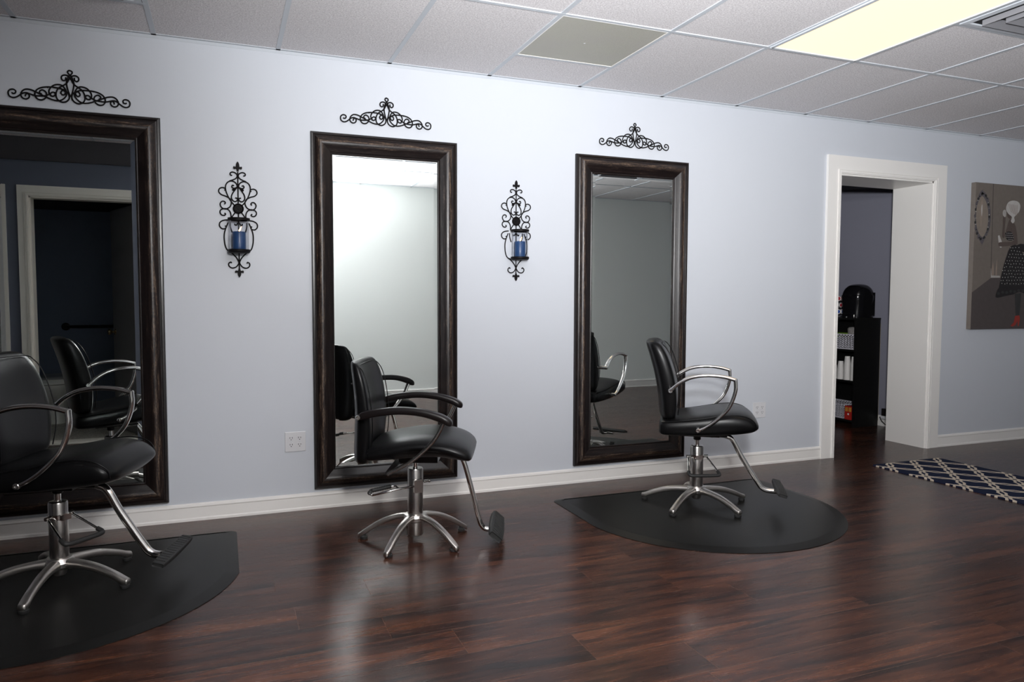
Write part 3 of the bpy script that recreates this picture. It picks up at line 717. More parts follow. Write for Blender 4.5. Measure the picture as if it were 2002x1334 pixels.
def chair_b(loc, th, phi, label):
    """black vinyl chair with padded black arms and slanting chrome rods"""
    root = tag(empty('salon_chair', (loc[0], loc[1], 0), th), label, 'chair', 'black salon styling chairs')
    star_base(root, th, phi, 0.290, 'B')
    bm = BM(); lathe(bm, [(0.0385, 0.125), (0.0385, 0.358), (0.036, 0.364), (0.013, 0.365)], 32); make('hydraulic_column', bm, M_STEEL, root, smooth=True, auto=35)
    bm = BM(); lathe(bm, [(0.012, 0.36), (0.012, 0.405)], 18); make('piston', bm, M_CHROME, root, smooth=True, auto=35)
    bm = BM(); box(bm, -0.07, 0.12, -0.07, 0.07, 0.402, 0.445); box(bm, -0.095, -0.065, -0.290, 0.290, 0.399, 0.409)
    make('seat_plate', bm, M_PLASTIC, root, bevel=0.003)
    T = [(-0.204, 0.19, 0.446, 0.484, 2.6), (-0.198, 0.225, 0.434, 0.500, 2.8), (-0.18, 0.240, 0.430, 0.514, 3.0), (-0.10, 0.247, 0.432, 0.537, 3.0), (0.03, 0.250, 0.440, 0.556, 3.0),
         (0.13, 0.250, 0.442, 0.556, 2.8), (0.20, 0.250, 0.436, 0.543, 2.7), (0.25, 0.246, 0.430, 0.522, 2.6), (0.280, 0.236, 0.430, 0.496, 2.4), (0.292, 0.205, 0.440, 0.470, 2.3)]
    rings = []
    for x, w_, z0, z1, e in interp(T, 4):
        r = ring_yz(x, w_, z0, z1, e, 36)
        # the side panel is scooped: lower edge lifts along the middle of the seat
        k_ = max(0.0, 1-abs(x-0.06)/0.22)*0.024
        rings.append([(a1, b1, c1+(k_*min(1.0, (abs(b1)/0.24)**4) if c1 < (z0+z1)/2 else 0.0)) for a1, b1, c1 in r])
    bm = BM(); loft(bm, rings); st = make('seat', bm, M_LEATHER, root, smooth=True)
    for s in (-1, 1):
        bm = BM()
        tube(bm, spline([(-0.19, s*0.235, 0.480), (-0.12, s*0.2435, 0.496), (0.02, s*0.2455, 0.514), (0.13, s*0.2435, 0.514), (0.21, s*0.241, 0.502), (0.262, s*0.235, 0.482)], 5), 0.0020, 8)
        make('piping', bm, M_LEATHER, st, smooth=True)
    T = [(0.412, -0.265, -0.232, 0.13, 2.4), (0.42, -0.280, -0.215, 0.175, 3.0), (0.45, -0.287, -0.205, 0.205, 3.4), (0.53, -0.284, -0.199, 0.217, 3.8), (0.62, -0.280, -0.197, 0.222, 4.0), (0.72, -0.282, -0.206, 0.222, 4.0),
         (0.81, -0.290, -0.223, 0.219, 4.0), (0.87, -0.297, -0.242, 0.210, 3.6), (0.895, -0.298, -0.256, 0.195, 3.0), (0.903, -0.292, -0.268, 0.165, 2.6)]
    bm = BM(); backrest(bm, T, 0.034); bk = make('backrest', bm, M_LEATHER, root, smooth=True)
    bm = BM(); P = [(-0.203, 0.185, 0.46), (-0.199, 0.203, 0.53), (-0.197, 0.210, 0.62), (-0.206, 0.210, 0.72), (-0.222, 0.207, 0.81), (-0.240, 0.195, 0.862), (-0.254, 0.15, 0.885)]
    full = P+[(x, -y, z) for x, y, z in P[::-1]]
    tube(bm, spline([(x+0.034*(y*y)/0.05-0.0005, y, z) for x, y, z in full], 4), 0.0022, 8); make('piping', bm, M_LEATHER, bk, smooth=True)
    for s in (-1, 1):
        y = s*0.285
        T = [(-0.212, 0.658, 0.671, 0.012), (-0.200, 0.648, 0.683, 0.018), (-0.13, 0.664, 0.699, 0.021), (-0.03, 0.674, 0.709, 0.024), (0.07, 0.666, 0.701, 0.027), (0.15, 0.643, 0.682, 0.029), (0.19, 0.624, 0.664, 0.029), (0.208, 0.622, 0.650, 0.022), (0.213, 0.630, 0.640, 0.012)]
        bm = BM(); loft(bm, [ring_yz(x, w_, z0, z1, 3.4, 20, y) for x, z0, z1, w_ in interp(T, 4)]); ar = make('armrest', bm, M_PLASTIC, root, smooth=True)
        bm = BM(); lathe(bm, [(0.0125, s*0.225), (0.0125, s*0.30), (0.010, s*0.304), (0.005, s*0.304), (0.005, s*0.299), (0.0005, s*0.299)], 16, (-0.215, 0, 0.660), 'y'); make('arm_bolt', bm, M_CHROME, ar, smooth=True, auto=35)
        bm = BM(); rod = spline([(0.172, y, 0.634), (0.140, y, 0.572), (0.087, y, 0.511), (0.010, y, 0.450), (-0.085, y, 0.400)], 6)
        tube(bm, rod, 0.0115, 14, flat=(1.35, 0.8), hint=(0, 1, 0)); make('arm_support', bm, M_STEEL, root, smooth=True, auto=45)
    # lever pump
    ph = empty('pump_handle', (0, 0, 0), math.radians(186)-th); ph.parent = root
    bm = BM(); box(bm, -0.02, 0.025, 0.020, 0.058, 0.250, 0.315); tube(bm, [(-0.03, 0.04, 0.30), (-0.06, 0.04, 0.302)], 0.007, 10); tube(bm, [(-0.055, 0.04, 0.302), (-0.062, 0.04, 0.302)], 0.010, 12)
    make('clamp', bm, M_STEEL, ph, bevel=0.003)
    bm = BM(); tube(bm, [(0.0, 0.045, 0.285), (0.10, 0.050, 0.280), (0.235, 0.052, 0.266)], 0.0055, 12); tube(bm, spline([(0.235, 0.052, 0.266), (0.240, 0.030, 0.270), (0.232, 0.012, 0.276), (0.12, 0.012, 0.288), (0.105, 0.03, 0.284), (0.10, 0.05, 0.280)], 4), 0.005, 10)
    make('handle_rod', bm, M_CHROME, ph, smooth=True)
    bm = BM()
    P = [(0.130+0.012*i/2, 0.012, 0.2875-0.00065*i) for i in range(17)]
    tube(bm, [P[i] for i in range(17)], [0.0105 if i % 2 else 0.0092 for i in range(17)], 12); tube(bm, [(0.228, 0.012, 0.277), (0.242, 0.028, 0.270)], 0.010, 12)
    make('grip', bm, M_RUBBER, ph, smooth=True)
    footrest(root, [(0.15, 0.444), (0.19, 0.442), (0.222, 0.424), (0.245, 0.385), (0.285, 0.239), (0.318, 0.105), (0.332, 0.073), (0.352, 0.058), (0.395, 0.055)], 0.0125, (0.405, 0.058), math.radians(40), 0.080, 1.7)
    return root
chair_b((1.789, -0.743), -0.39, 0.199, 'black salon chair with padded black armrests standing on bare wood floor')

# ------------------------------------------------------------------ floor mats
def floor_mat_obj(x0, x1, yb, ys, yf, label):
    """flat side at yb along the wall, short straight sides to ys, then a round front reaching yf; tapered rim"""
    cx = (x0+x1)/2; a1 = (x1-x0)/2; d = ys-yf; Rr = (a1*a1+d*d)/(2*d); cyy = yf+Rr
    pts = []
    rc = 0.045
    for k in range(6):
        t = PI/2*k/5; pts.append((x1-rc+rc*math.cos(PI/2-t)*1.0, yb-rc+rc*math.sin(PI/2-t)))
    half = math.asin(min(1, a1/Rr)); n = 48
    for k in range(n+1):
        t = half-2*half*k/n; pts.append((cx+Rr*math.sin(t), cyy-Rr*math.cos(t)))
    for k in range(6):
        t = PI/2*k/5; pts.append((x0+rc-rc*math.cos(t), yb-rc+rc*math.sin(t)))
    c0 = Vector((cx, (yb+yf)/2)); bm = BM()
    def inset(P, dd):
        out = []; m = len(P)
        for i in range(m):
            a_, b_2 = Vector(P[i-1]), Vector(P[(i+1) % m]); t = (b_2-a_).normalized(); nn = Vector((t.y, -t.x))
            p = Vector(P[i]); 
            if (c0-p).dot(nn) < 0: nn = -nn
            out.append(tuple(p+nn*dd))
        return out
    L = [(pts, 0.0), (pts, 0.0025), (inset(pts, 0.012), 0.005), (inset(pts, 0.052), 0.0128), (inset(pts, 0.060), MATZ)]
    R = [[bm.verts.new((p[0], p[1], z)) for p in P] for P, z in L]; m = len(pts)
    for A, B in zip(R, R[1:]):
        for k in range(m): bm.faces.new((A[k], A[(k+1) % m], B[(k+1) % m], B[k]))
    bm.faces.new(R[-1]); bm.faces.new(R[0][::-1])
    o = make('floor_mat', bm, M_MAT, smooth=True, auto=12)
    return tag(o, label, 'mat', 'black anti-fatigue mats')
floor_mat_obj(-0.56, 0.962, -0.272, -0.895, -1.515, 'black anti-fatigue mat under the chair that the picture edge cuts off')
floor_mat_obj(2.722, 4.225, -0.335, -0.86, -1.555, 'black anti-fatigue mat under the chair nearest the white doorway')

# ------------------------------------------------------------------ rug
bm = BM(); box(bm, 5.285, 5.945, -2.15, -0.335, 0.0, 0.009)
bmesh.ops.subdivide_edges(bm, edges=bm.edges[:], cuts=12, use_grid_fill=True)
tag(make('area_rug', bm, M_RUG), 'navy blue runner rug with cream trellis pattern on the wood floor', 'rug')

# ------------------------------------------------------------------ canvas picture
ART = {
'mirror':[(6.714,2.104),(6.763,2.065),(6.805,2.008),(6.824,1.935),(6.829,1.86),(6.818,1.785),(6.777,1.73),(6.739,1.665),(6.69,1.722),(6.655,1.779),(6.647,1.852),(6.646,1.926),(6.655,2.001),(6.678,2.06)],
'glass':[(6.717,2.057),(6.76,2.022),(6.788,1.965),(6.798,1.901),(6.796,1.827),(6.775,1.762),(6.736,1.723),(6.692,1.759),(6.664,1.821),(6.656,1.895),(6.660,1.959),(6.681,2.018)],
'floor':[(6.641,1.268),(6.861,1.39),(7.54,1.40),(7.54,0.966),(6.641,0.966)],
'baseb':[(6.856,1.469),(6.867,1.41),(6.969,1.409),(6.97,1.394),(6.861,1.392)],
'corner':[(6.844,2.164),(6.85,2.164),(6.861,1.469),(6.855,1.469)],
'hair':[(7.033,2.02),(7.087,2.039),(7.153,2.032),(7.182,2.0),(7.173,1.956),(7.143,1.926),(7.112,1.902),(7.12,1.872),(7.099,1.85),(7.074,1.87),(7.088,1.901),(7.046,1.923),(7.021,1.944),(7.011,1.976)],
'face':[(7.021,1.944),(7.061,1.946),(7.079,1.914),(7.065,1.886),(7.032,1.901)],
'hand':[(6.981,1.955),(7.004,1.956),(7.014,1.927),(7.003,1.898),(6.98,1.907),(6.972,1.936)],
'arm1':[(6.977,1.907),(7.006,1.898),(7.006,1.846),(7.002,1.792),(7.007,1.732),(6.982,1.726),(6.973,1.758),(6.979,1.823)],
'neck':[(7.029,1.809),(7.05,1.869),(7.073,1.887),(7.106,1.861),(7.133,1.829),(7.136,1.775),(7.024,1.771)],
'arm2':[(7.075,1.854),(7.124,1.84),(7.146,1.797),(7.168,1.699),(7.158,1.674),(7.094,1.664),(6.967,1.652),(6.938,1.66),(6.943,1.687),(7.028,1.693),(7.124,1.707),(7.096,1.773)],
'bodice':[(7.011,1.765),(7.047,1.78),(7.096,1.773),(7.117,1.714),(7.06,1.705),(7.027,1.722)],
'card':[(6.925,1.74),(6.942,1.746),(6.974,1.693),(6.974,1.644),(6.956,1.643),(6.936,1.692)],
'skirt':[(7.087,1.659),(7.178,1.667),(7.228,1.613),(7.28,1.548),(7.40,1.327),(7.30,1.300),(7.213,1.300),(7.116,1.309),(7.021,1.286),(6.958,1.259),(6.969,1.346),(6.995,1.455),(7.036,1.565)],
'hem':[(6.956,1.304),(7.019,1.319),(7.115,1.331),(7.213,1.326),(7.30,1.335),(7.40,1.340),(7.42,1.28),(7.30,1.262),(7.216,1.277),(7.136,1.254),(7.055,1.243),(6.944,1.226),(6.927,1.248)],
'sash':[(7.167,1.672),(7.251,1.68),(7.255,1.614),(7.21,1.629)],
'leg':[(7.163,1.26),(7.205,1.262),(7.206,1.16),(7.205,1.072),(7.182,1.077)],
'leg2':[(7.209,1.262),(7.241,1.266),(7.236,1.16),(7.229,1.072),(7.208,1.076)],
'shoe':[(7.176,1.072),(7.228,1.077),(7.238,1.049),(7.226,0.983),(7.214,0.988),(7.211,1.033),(7.184,0.994),(7.152,0.981),(7.123,0.989),(7.163,1.017)]}
AC = [(0.17, 0.145, 0.125), (0.075, 0.062, 0.060), (0.40, 0.38, 0.36), (0.06, 0.05, 0.045), (0.10, 0.09, 0.10), (0.24, 0.20, 0.165), (0.50, 0.48, 0.46), (0.10, 0.075, 0.065), (0.012, 0.010, 0.011), (0.30, 0.03, 0.02), (0.28, 0.22, 0.18), (0.03, 0.03, 0.03)]
AM = [mat('canvas_paint_%s' % n, c, 0.8, noise=(30, 0.12)) for n, c in zip(('taupe', 'umber', 'ivory', 'line', 'ornament', 'sheen', 'silver', 'skin', 'black', 'red', 'beige', 'grey'), AC)]
t = tag(empty('canvas_picture', (6.64, 0, 0.965)), 'wrapped canvas picture of a woman in a polka dot dress beside an oval mirror', 'picture')
bm = BM(); box(bm, 0, 0.9, -0.040, -0.0005, 0, 1.201); make('canvas', bm, AM[0], t, bevel=0.003)
bm = BM(); lvl = [0]
def paint(pts, mi, lift=None, n=0):
    if n >= 0 and len(pts) != 10 and len(pts) != 7: lvl[0] += 1
    y = -0.0402-0.00009*(lvl[0]+(1 if len(pts) in (7, 10) else 0))
    P = [(x-6.64, z-0.965) for x, z in pts]
    if n: P = [(q.x, q.y) for q in [Vector((v[0], v[1])) for v in spline([(a_, b_2, 0) for a_, b_2 in P], n, True)]]
    try: bm_ = prism(bm, P, y, -0.0398, mi)
    except ValueError: pass
def disc(cx, cz, r, mi, rx=1.0, k=10): paint([(cx+rx*r*math.cos(2*PI*i/k), cz+r*math.sin(2*PI*i/k)) for i in range(k)], mi)
paint(ART['floor'], 1); paint(ART['corner'], 3); paint(ART['baseb'], 2)
paint([(6.868, 1.47), (6.880, 1.52), (6.892, 1.47), (6.895, 1.412), (6.868, 1.412)], 10); paint([(6.915, 1.47), (6.925, 1.55), (6.93, 1.47), (6.93, 1.412), (6.915, 1.412)], 10)
paint(ART['mirror'], 4, n=4); mc = (6.729, 1.892)
for i in range(22):
    a1 = 2*PI*i/22; disc(mc[0]+0.082*math.cos(a1), mc[1]+0.186*math.sin(a1), 0.013+0.004*(i % 2), 4 if i % 2 else 11)
for i in range(22):
    a1 = 2*PI*(i+0.3)/22; disc(max(6.652, mc[0]+0.081*math.cos(a1)), mc[1]+0.184*math.sin(a1), 0.0055, 6, k=7)
paint([(6.714, 2.075), (6.722, 2.115), (6.731, 2.075)], 4); paint([(6.728, 1.71), (6.739, 1.655), (6.748, 1.71)], 4)
paint(ART['glass'], 5, n=4); paint([(6.70, 1.99), (6.722, 2.03), (6.735, 1.97), (6.73, 1.88), (6.715, 1.80), (6.70, 1.88)], 10, n=3); paint([(6.712, 1.96), (6.722, 1.99), (6.726, 1.94), (6.72, 1.89)], 6, n=3)
for a1 in ('leg', 'leg2'): paint(ART[a1], 11)
paint(ART['shoe'], 9); paint(ART['neck'], 7, n=2); paint(ART['card'], 6); paint(ART['arm1'], 7, n=2); paint(ART['bodice'], 8, n=2); paint(ART['arm2'], 7, n=2); paint(ART['face'], 7, n=2); paint(ART['hand'], 2, n=2)
paint(ART['hair'], 6, n=3)
for i in range(7): paint([(7.03+i*0.018, 2.01-i*0.002), (7.034+i*0.018, 2.01), (7.075+i*0.012, 1.94-i*0.004), (7.071+i*0.012, 1.94-i*0.004)], 10)
paint(ART['skirt'], 8, n=2); paint(ART['sash'], 8, n=2)
for i in range(5): paint([(7.10+i*0.025, 1.62), (7.104+i*0.025, 1.62), (7.06+i*0.055, 1.33), (7.05+i*0.055, 1.33)], 11)
rnd = random.Random(3)
def inside(p, poly):
    r = False; j = len(poly)-1
    for i in range(len(poly)):
        if (poly[i][1] > p[1]) != (poly[j][1] > p[1]) and p[0] < (poly[j][0]-poly[i][0])*(p[1]-poly[i][1])/(poly[j][1]-poly[i][1])+poly[i][0]: r = not r
        j = i
    return r
for iz in range(14):
    for ix in range(18):
        p = (6.96+ix*0.034+(0.017 if iz % 2 else 0)+rnd.uniform(-.006, .006), 1.345+iz*0.0275+rnd.uniform(-.004, .004))
        if inside(p, ART['skirt']): disc(p[0], p[1], 0.0042, 6, k=7)
for iz in range(4):
    for ix in range(6):
        p = (7.02+ix*0.016+(0.008 if iz % 2 else 0), 1.715+iz*0.017)
        if inside(p, ART['bodice']): disc(p[0], p[1], 0.0035, 2, k=7)
paint(ART['hem'], 8, n=3)
for i in range(9): disc(6.955+i*0.05, 1.262+0.006*(i % 2)+i*0.004, 0.012, 11, 1.5)
make('painting', bm, AM, t)

# ------------------------------------------------------------------ black shelf unit with its things, in the room behind
SH = (6.425, 6.735, 0.93, 1.75)  # x front, x back, y near, y far
T_ = 0.018; ZT = 1.035
t = tag(empty('shelf_unit', (SH[0], SH[2], 0)), 'black open shelf unit standing against the wall beyond the doorway', 'shelf unit')
sx, sy = SH[1]-SH[0], SH[3]-SH[2]
for y in (0, sy-T_): make('side_panel', box(BM(), 0, sx, y, y+T_, 0, ZT-T_), M_BLACKWOOD, t)
make('top_panel', box(BM(), -0.004, sx, -0.003, sy+0.003, ZT-T_, ZT), M_BLACKWOOD, t)
make('back_panel', box(BM(), sx-0.006, sx, T_, sy-T_, 0.03, ZT-T_), M_BLACKWOOD, t)
SZ = [0.055, 0.335, 0.575, 0.80]
SZ = [0.065, 0.44, 0.735]
for z in SZ: make('shelf', box(BM(), 0.002, sx-0.006, T_, sy-T_, z-0.018, z), M_BLACKWOOD, t)
make('edge_strip', box(BM(), sx-0.001, sx+0.004, 0.0, 0.006, 0.05, 0.98), M_BEIGE, t)
def basket(x0, x1, y0, y1, z0, h, label):
    t = tag(empty('storage_basket', ((x0+x1)/2, (y0+y1)/2, z0)), label, 'basket', 'white perforated plastic baskets')
    ax, ay = (x1-x0)/2, (y1-y0)/2; bm = BM()
    def wall(P0, P1, nx):
        # a wall of vertical and horizontal straps leaves the slots open
        d = Vector(P1)-Vector(P0); L = d.length; u = d/L; nrm = Vector((-u.y, u.x, 0))*0.0015
        def strap(s0, s1, za, zb):
            a_ = Vector(P0)+u*s0; b_2 = Vector(P0)+u*s1
            v = [bm.verts.new((p.x+q.x, p.y+q.y, z)) for z in (za, zb) for p, q in ((a_, -nrm), (b_2, -nrm), (b_2, nrm), (a_, nrm))]
            for f in ((0,3,2,1),(4,5,6,7),(0,1,5,4),(1,2,6,5),(2,3,7,6),(3,0,4,7)): bm.faces.new([v[i] for i in f])
        nz = 6; hh = h-0.03
        for i in range(nz+1): strap(0, L, 0.010+i*hh/nz, 0.010+i*hh/nz+hh/nz*0.42)
        for i in range(nx+1): strap(max(0, i*L/nx-L/nx*0.19), min(L, i*L/nx+L/nx*0.19), 0.01, h-0.008)
        strap(0, L, 0, 0.012); strap(0, L, h-0.012, h)
    wall((-ax, -ay, 0), (-ax, ay, 0), 11); wall((ax, ay, 0), (ax, -ay, 0), 11); wall((-ax, ay, 0), (ax, ay, 0), 9); wall((ax, -ay, 0), (-ax, -ay, 0), 9)
    box(bm, -ax, ax, -ay, ay, 0.0, 0.002)
    make('basket_body', bm, M_BASKET, t)
    bm = BM()
    for (xa, xb, ya, yb) in ((-ax-0.004, -ax+0.003, -ay, ay), (ax-0.003, ax+0.004, -ay, ay), (-ax, ax, -ay-0.004, -ay+0.003), (-ax, ax, ay-0.003, ay+0.004)): box(bm, xa, xb, ya, yb, h-0.006, h)
    make('basket_rim', bm, M_BASKET, t)
basket(6.445, 6.71, 0.965, 1.35, SZ[2], 0.145, 'white perforated basket full of green and clear things on the upper shelf')
basket(6.46, 6.71, 1.09, 1.45, SZ[0], 0.135, 'white perforated basket on the bottom shelf behind the red box')
# things in the upper basket
bm = BM(); loft(bm, [[(6.50+x, 1.26+0.0*x+sup(2*PI*k/16, 3)[0]*r, SZ[2]+0.128+sup(2*PI*k/16, 3)[1]*r*0.28) for k in range(16)] for x, r in ((0, 0.05), (0.02, 0.075), (0.10, 0.085), (0.17, 0.07), (0.18, 0.05))])
tag(make('green_packet', bm, M_GREEN, smooth=True), 'shiny green packet lying in the upper white basket', 'packet')
M_CLEAR = mat('cloudy_plastic', (0.35, 0.33, 0.32), 0.3, noise=(60, 0.6))
bm = BM(); loft(bm, [[(6.60+sup(2*PI*k/16, 3.5)[0]*r, 1.065+sup(2*PI*k/16, 3.5)[1]*r*1.5, SZ[2]+z) for k in range(16)] for z, r in ((0.10, 0.05), (0.12, 0.062), (0.19, 0.065), (0.205, 0.058), (0.21, 0.03))])
tag(make('plastic_bag', bm, M_CLEAR, smooth=True), 'cloudy plastic bag of supplies in the upper white basket', 'bag')
# red box
t = tag(empty('tea_box', (6.47, 1.0, SZ[0])), 'small red box with amber panels on the bottom shelf', 'box')
make('carton', box(BM(), -0.035, 0.045, -0.045, 0.045, 0, 0.13), M_RED, t, bevel=0.002)
for y in (-0.035, 0.006): make('amber_panel', box(BM(), -0.0365, -0.034, y, y+0.03, 0.078, 0.118), M_YELLOW, t)
make('crest', box(BM(), -0.0365, -0.034, -0.008, 0.008, 0.045, 0.062), M_CUP, t)
# stacks of foam cups
def cup_stack(x, y, n, label, r=0.034):
    t = tag(empty('cup_stack', (x, y, SZ[1])), label, 'stack of cups', 'stacks of white foam cups')
    for k in range(n):
        z = k*0.0105 if k else 0
        pr = [(r*0.98, z), (r*0.98, z+0.004), (r*0.93, z+0.006), (r*0.68, z+0.088), (r*0.66, z+0.090), (0.001, z+0.090)]
        bm = BM(); lathe(bm, [(r*0.9, z+0.001)]+pr, 18, caps=False)
        if k == n-1: o = make('cup', bm, M_CUP, t, smooth=True, auto=40)
        else: o = make('cup', bm, M_CUP, t, smooth=True, auto=40)
cup_stack(6.475, 0.985, 14, 'tall stack of upturned foam cups closest to the side panel of the shelf')
cup_stack(6.475, 1.065, 14, 'tall stack of upturned foam cups second from the side panel of the shelf')
cup_stack(6.475, 1.145, 9, 'shorter stack of upturned foam cups third from the side panel of the shelf')
cup_stack(6.475, 1.225, 5, 'lowest stack of upturned foam cups at the doorway edge of the shelf')
# coffee maker
t = tag(empty('coffee_maker', (6.585, 1.065, ZT)), 'glossy black single-serve coffee maker with domed lid on the shelf unit', 'coffee maker')
def dring(z, hx, hy, e, ox=0): return [(ox+sup(2*PI*k/28, e)[0]*hx, sup(2*PI*k/28, e)[1]*hy, z) for k in range(28)]
bm = BM(); loft(bm, [dring(z, hx, hy, 3.0) for z, hx, hy in interp([(0, 0.125, 0.112), (0.01, 0.128, 0.115), (0.10, 0.128, 0.118), (0.19, 0.133, 0.127), (0.215, 0.131, 0.125)], 3)]); make('body', bm, M_BLACKGLOSS, t, smooth=True, auto=50)
bm = BM(); loft(bm, [dring(z, hx, hy, 2.6) for z, hx, hy in interp([(0.216, 0.128, 0.125), (0.24, 0.124, 0.122), (0.275, 0.106, 0.108), (0.305, 0.075, 0.080), (0.318, 0.04, 0.045), (0.321, 0.01, 0.012)], 3)]); make('lid', bm, M_BLACKGLOSS, t, smooth=True, auto=50)
bm = BM(); box(bm, -0.145, -0.122, -0.045, 0.045, 0.03, 0.05); box(bm, -0.15, -0.12, -0.04, 0.04, 0.20, 0.225); make('brew_head', bm, M_BLACKGLOSS, t, bevel=0.005)
bm = BM(); loft(bm, [dring(z, 0.04, 0.04, 2, -0.14) for z in (0.003, 0.012)]); make('drip_tray', bm, M_BLACKGLOSS, t)
bm = BM(); loft(bm, [[(x, -0.118+(0 if k < 1 else 0)+w1, z) for (w1, z) in ((0, 0.02), (0.006, 0.02), (0.006, 0.24), (0, 0.24))] for k, x in enumerate((-0.05, 0.09))]); make('water_tank', bm, M_BLACKGLOSS, t)
bm = BM(); lathe(bm, [(0.001, 0), (0.012, 0), (0.013, 0.003), (0.013, 0.030), (0.011, 0.034), (0.001, 0.034)], 16, (6.455, 0.985, ZT)); tag(make('small_cup', bm, M_CHROME, smooth=True, auto=40), 'tiny silver cup standing before the coffee maker', 'cup')
# carousel of coffee pods
cxp, cyp = 6.52, 1.29
t = tag(empty('pod_carousel', (cxp, cyp, ZT)), 'chrome wire carousel holding coffee pods beside the coffee maker', 'pod holder')
bm = BM(); lathe(bm, [(0.001, 0), (0.075, 0), (0.078, 0.004), (0.07, 0.010), (0.006, 0.012), (0.005, 0.23), (0.008, 0.235), (0.008, 0.25), (0.001, 0.255)], 24); make('spindle', bm, M_CHROME, t, smooth=True, auto=40)
pods = []
for lv in range(3):
    for j in range(7):
        a1 = 2*PI*j/7+lv*0.45; zc = 0.055+lv*0.064
        bm = BM(); cc = Vector((math.cos(a1), math.sin(a1), 0))
        ring = [cc*0.062+Vector((0, 0, zc))+(Vector((-cc.y, cc.x, 0))*math.cos(2*PI*k/18)+Vector((0, 0, 1))*math.sin(2*PI*k/18))*0.024 for k in range(18)]
        tube(bm, ring, 0.0018, 6, closed=True); tube(bm, [cc*0.005+Vector((0, 0, zc-0.025)), cc*0.062+Vector((0, 0, zc-0.0245))], 0.0015, 6)
        make('wire_ring', bm, M_CHROME, t, smooth=True)
        if math.cos(a1-math.radians(232)) > 0.1: pods.append((a1, zc, lv))
for a1, zc, lv in pods:
    nm = ('blue', 'red', 'red')[lv]; lvn = ('lowest', 'middle', 'top')[lv]
    order = sorted([q for q in pods if q[2] == lv], key=lambda q: math.cos(q[0]-math.radians(270)), reverse=True)
    where = ('turned towards the coffee maker', 'second round from the coffee maker', 'third round from the coffee maker', 'farthest round from the coffee maker')[order.index((a1, zc, lv))]
    t = tag(empty('coffee_pod', (cxp+0.066*math.cos(a1), cyp+0.066*math.sin(a1), ZT+zc), a1), '%s-lidded coffee pod, %s tier of the carousel, %s' % (nm, lvn, where), 'coffee pod', 'coffee pods in the %s tier' % lvn)
    bm = BM(); lathe(bm, [(0.001, -0.036), (0.016, -0.036), (0.021, 0.0), (0.0235, 0.0), (0.0235, 0.003), (0.001, 0.003)], 18, (0, 0, 0), 'x'); make('pod_cup', bm, M_CUP, t, smooth=True, auto=40)
    bm = BM(); lathe(bm, [(0.017, 0.0031), (0.017, 0.0042), (0.001, 0.0045)], 18, (0, 0, 0), 'x'); make('pod_lid', bm, (M_PODB, M_PODR, M_PODR)[lv], t)
# power strip and plugs
t = tag(empty('power_strip', (6.745, 0.80, 0.0)), 'white power strip on the floor by the black shelf', 'power strip')
make('strip_body', box(BM(), -0.022, 0.016, -0.07, 0.09, 0.075, 0.105), M_PLATE, t, bevel=0.005)
make('plug', box(BM(), -0.020, 0.012, 0.0, 0.035, 0.105, 0.150), M_PLASTIC, t, bevel=0.004); make('plug', box(BM(), -0.018, 0.010, 0.045, 0.085, 0.105, 0.175), M_PLASTIC, t, bevel=0.004)
make('wall_hook', box(BM(), 0.014, 0.018, -0.03, 0.03, 0.08, 0.10), M_PLATE, t)
bm = BM(); tube(bm, spline([(6.738, 0.91, 0.09), (6.735, 0.88, 0.05), (6.730, 0.80, 0.012), (6.735, 0.70, 0.005), (6.745, 0.60, 0.005), (6.70, 0.50, 0.005)], 6), 0.004, 8)
tag(make('electric_cable', bm, M_PLASTIC, smooth=True), 'thin black power cord trailing along the floor by the white baseboard', 'cord')

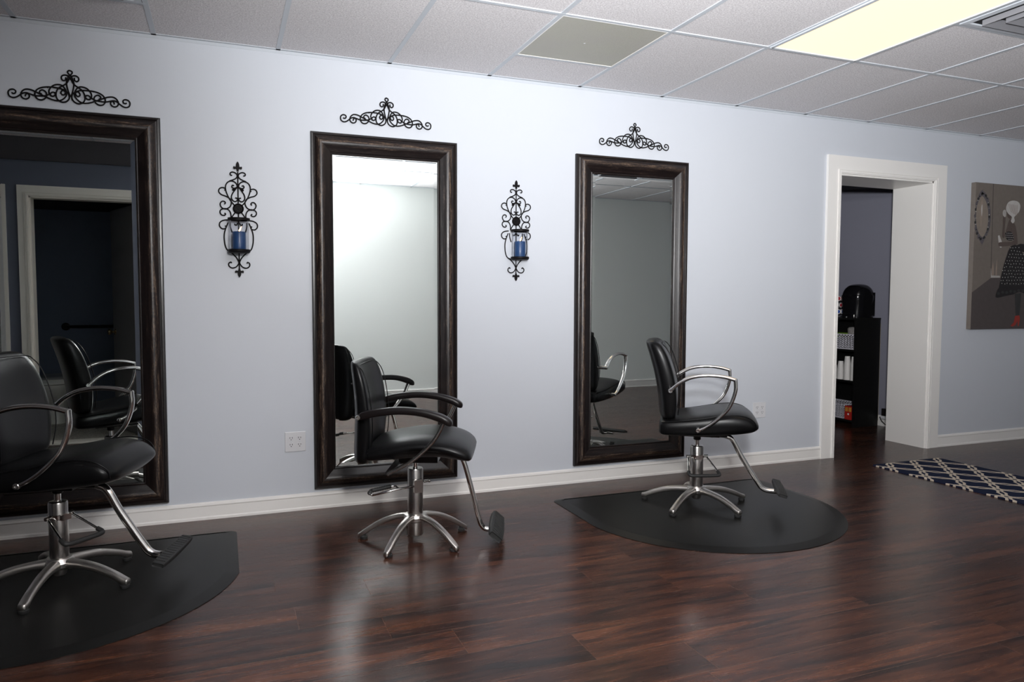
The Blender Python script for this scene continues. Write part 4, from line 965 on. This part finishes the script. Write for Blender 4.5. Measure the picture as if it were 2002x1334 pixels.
# ------------------------------------------------------------------ things reflected in the first mirror: small bathroom
bm = BM(); tube(bm, [(-0.60, YF+0.055, 0.905), (0.30, YF+0.055, 0.905)], 0.016, 14)
t = tag(empty('grab_bar', (0, 0, 0)), 'black grab bar on the bathroom wall, seen through the reflected doorway', 'grab bar')
make('rail', bm, M_PLASTIC, t, smooth=True, auto=40)
for x in (-0.60, 0.30):
    bm = BM(); lathe(bm, [(0.040, YF+0.001), (0.040, YF+0.010), (0.018, YF+0.016), (0.018, YF+0.060), (0.016, YF+0.068), (0.001, YF+0.070)], 20, (x, 0, 0.905), 'y'); make('flange', bm, M_PLASTIC, t, smooth=True, auto=40)
t = tag(empty('toilet', (-0.60, -3.92, 0.006)), 'white toilet in the dark bathroom, seen in the mirror beside the chair reflection', 'toilet')
bm = BM(); loft(bm, [[(sup(2*PI*k/24, e)[0]*hx, oy+sup(2*PI*k/24, e)[1]*hy, z) for k in range(24)] for z, hx, hy, oy, e in interp([(0, 0.11, 0.23, -0.05, 3.0), (0.03, 0.105, 0.22, -0.05, 3.0), (0.16, 0.10, 0.19, -0.04, 2.6), (0.26, 0.14, 0.23, 0.0, 2.3), (0.34, 0.175, 0.26, 0.03, 2.2), (0.38, 0.18, 0.265, 0.035, 2.2)], 3)]); make('bowl', bm, M_PORC, t, smooth=True, auto=50)
bm = BM(); loft(bm, [[(sup(2*PI*k/24, 2.3)[0]*hx, 0.03+sup(2*PI*k/24, 2.3)[1]*hx*1.42, z) for k in range(24)] for z, hx in ((0.382, 0.18), (0.388, 0.188), (0.405, 0.188), (0.415, 0.18), (0.43, 0.175), (0.437, 0.16))]); make('toilet_lid', bm, M_PORC, t, smooth=True, auto=35)
t['label'] = 'white toilet in the dark bathroom, seen in the mirror beside the chair reflection'
bm = BM(); box(bm, -0.20, 0.20, -0.56, -0.25, 0.36, 0.42); make('tank_shelf', bm, M_PORC, t, bevel=0.01)
# bathroom door standing open
t = empty('door_2', (0.275, PY-0.115, 0.0), math.radians(180+68)); tag(t, kind='structure')
make('door_leaf', box(BM(), 0.0, 0.74, -0.035, 0.0, 0.012, OZ-0.012), M_DOORG, t, bevel=0.002)
for s in (-1, 1):
    bm = BM(); y0 = -0.0175; lathe(bm, [(0.028, y0+s*0.018), (0.026, y0+s*0.024), (0.010, y0+s*0.028), (0.010, y0+s*0.045), (0.024, y0+s*0.055), (0.028, y0+s*0.068), (0.022, y0+s*0.080), (0.001, y0+s*0.084)], 20, (0.68, 0, 0.89), 'y'); make('door_knob', bm, M_BRASS, t, smooth=True, auto=40)
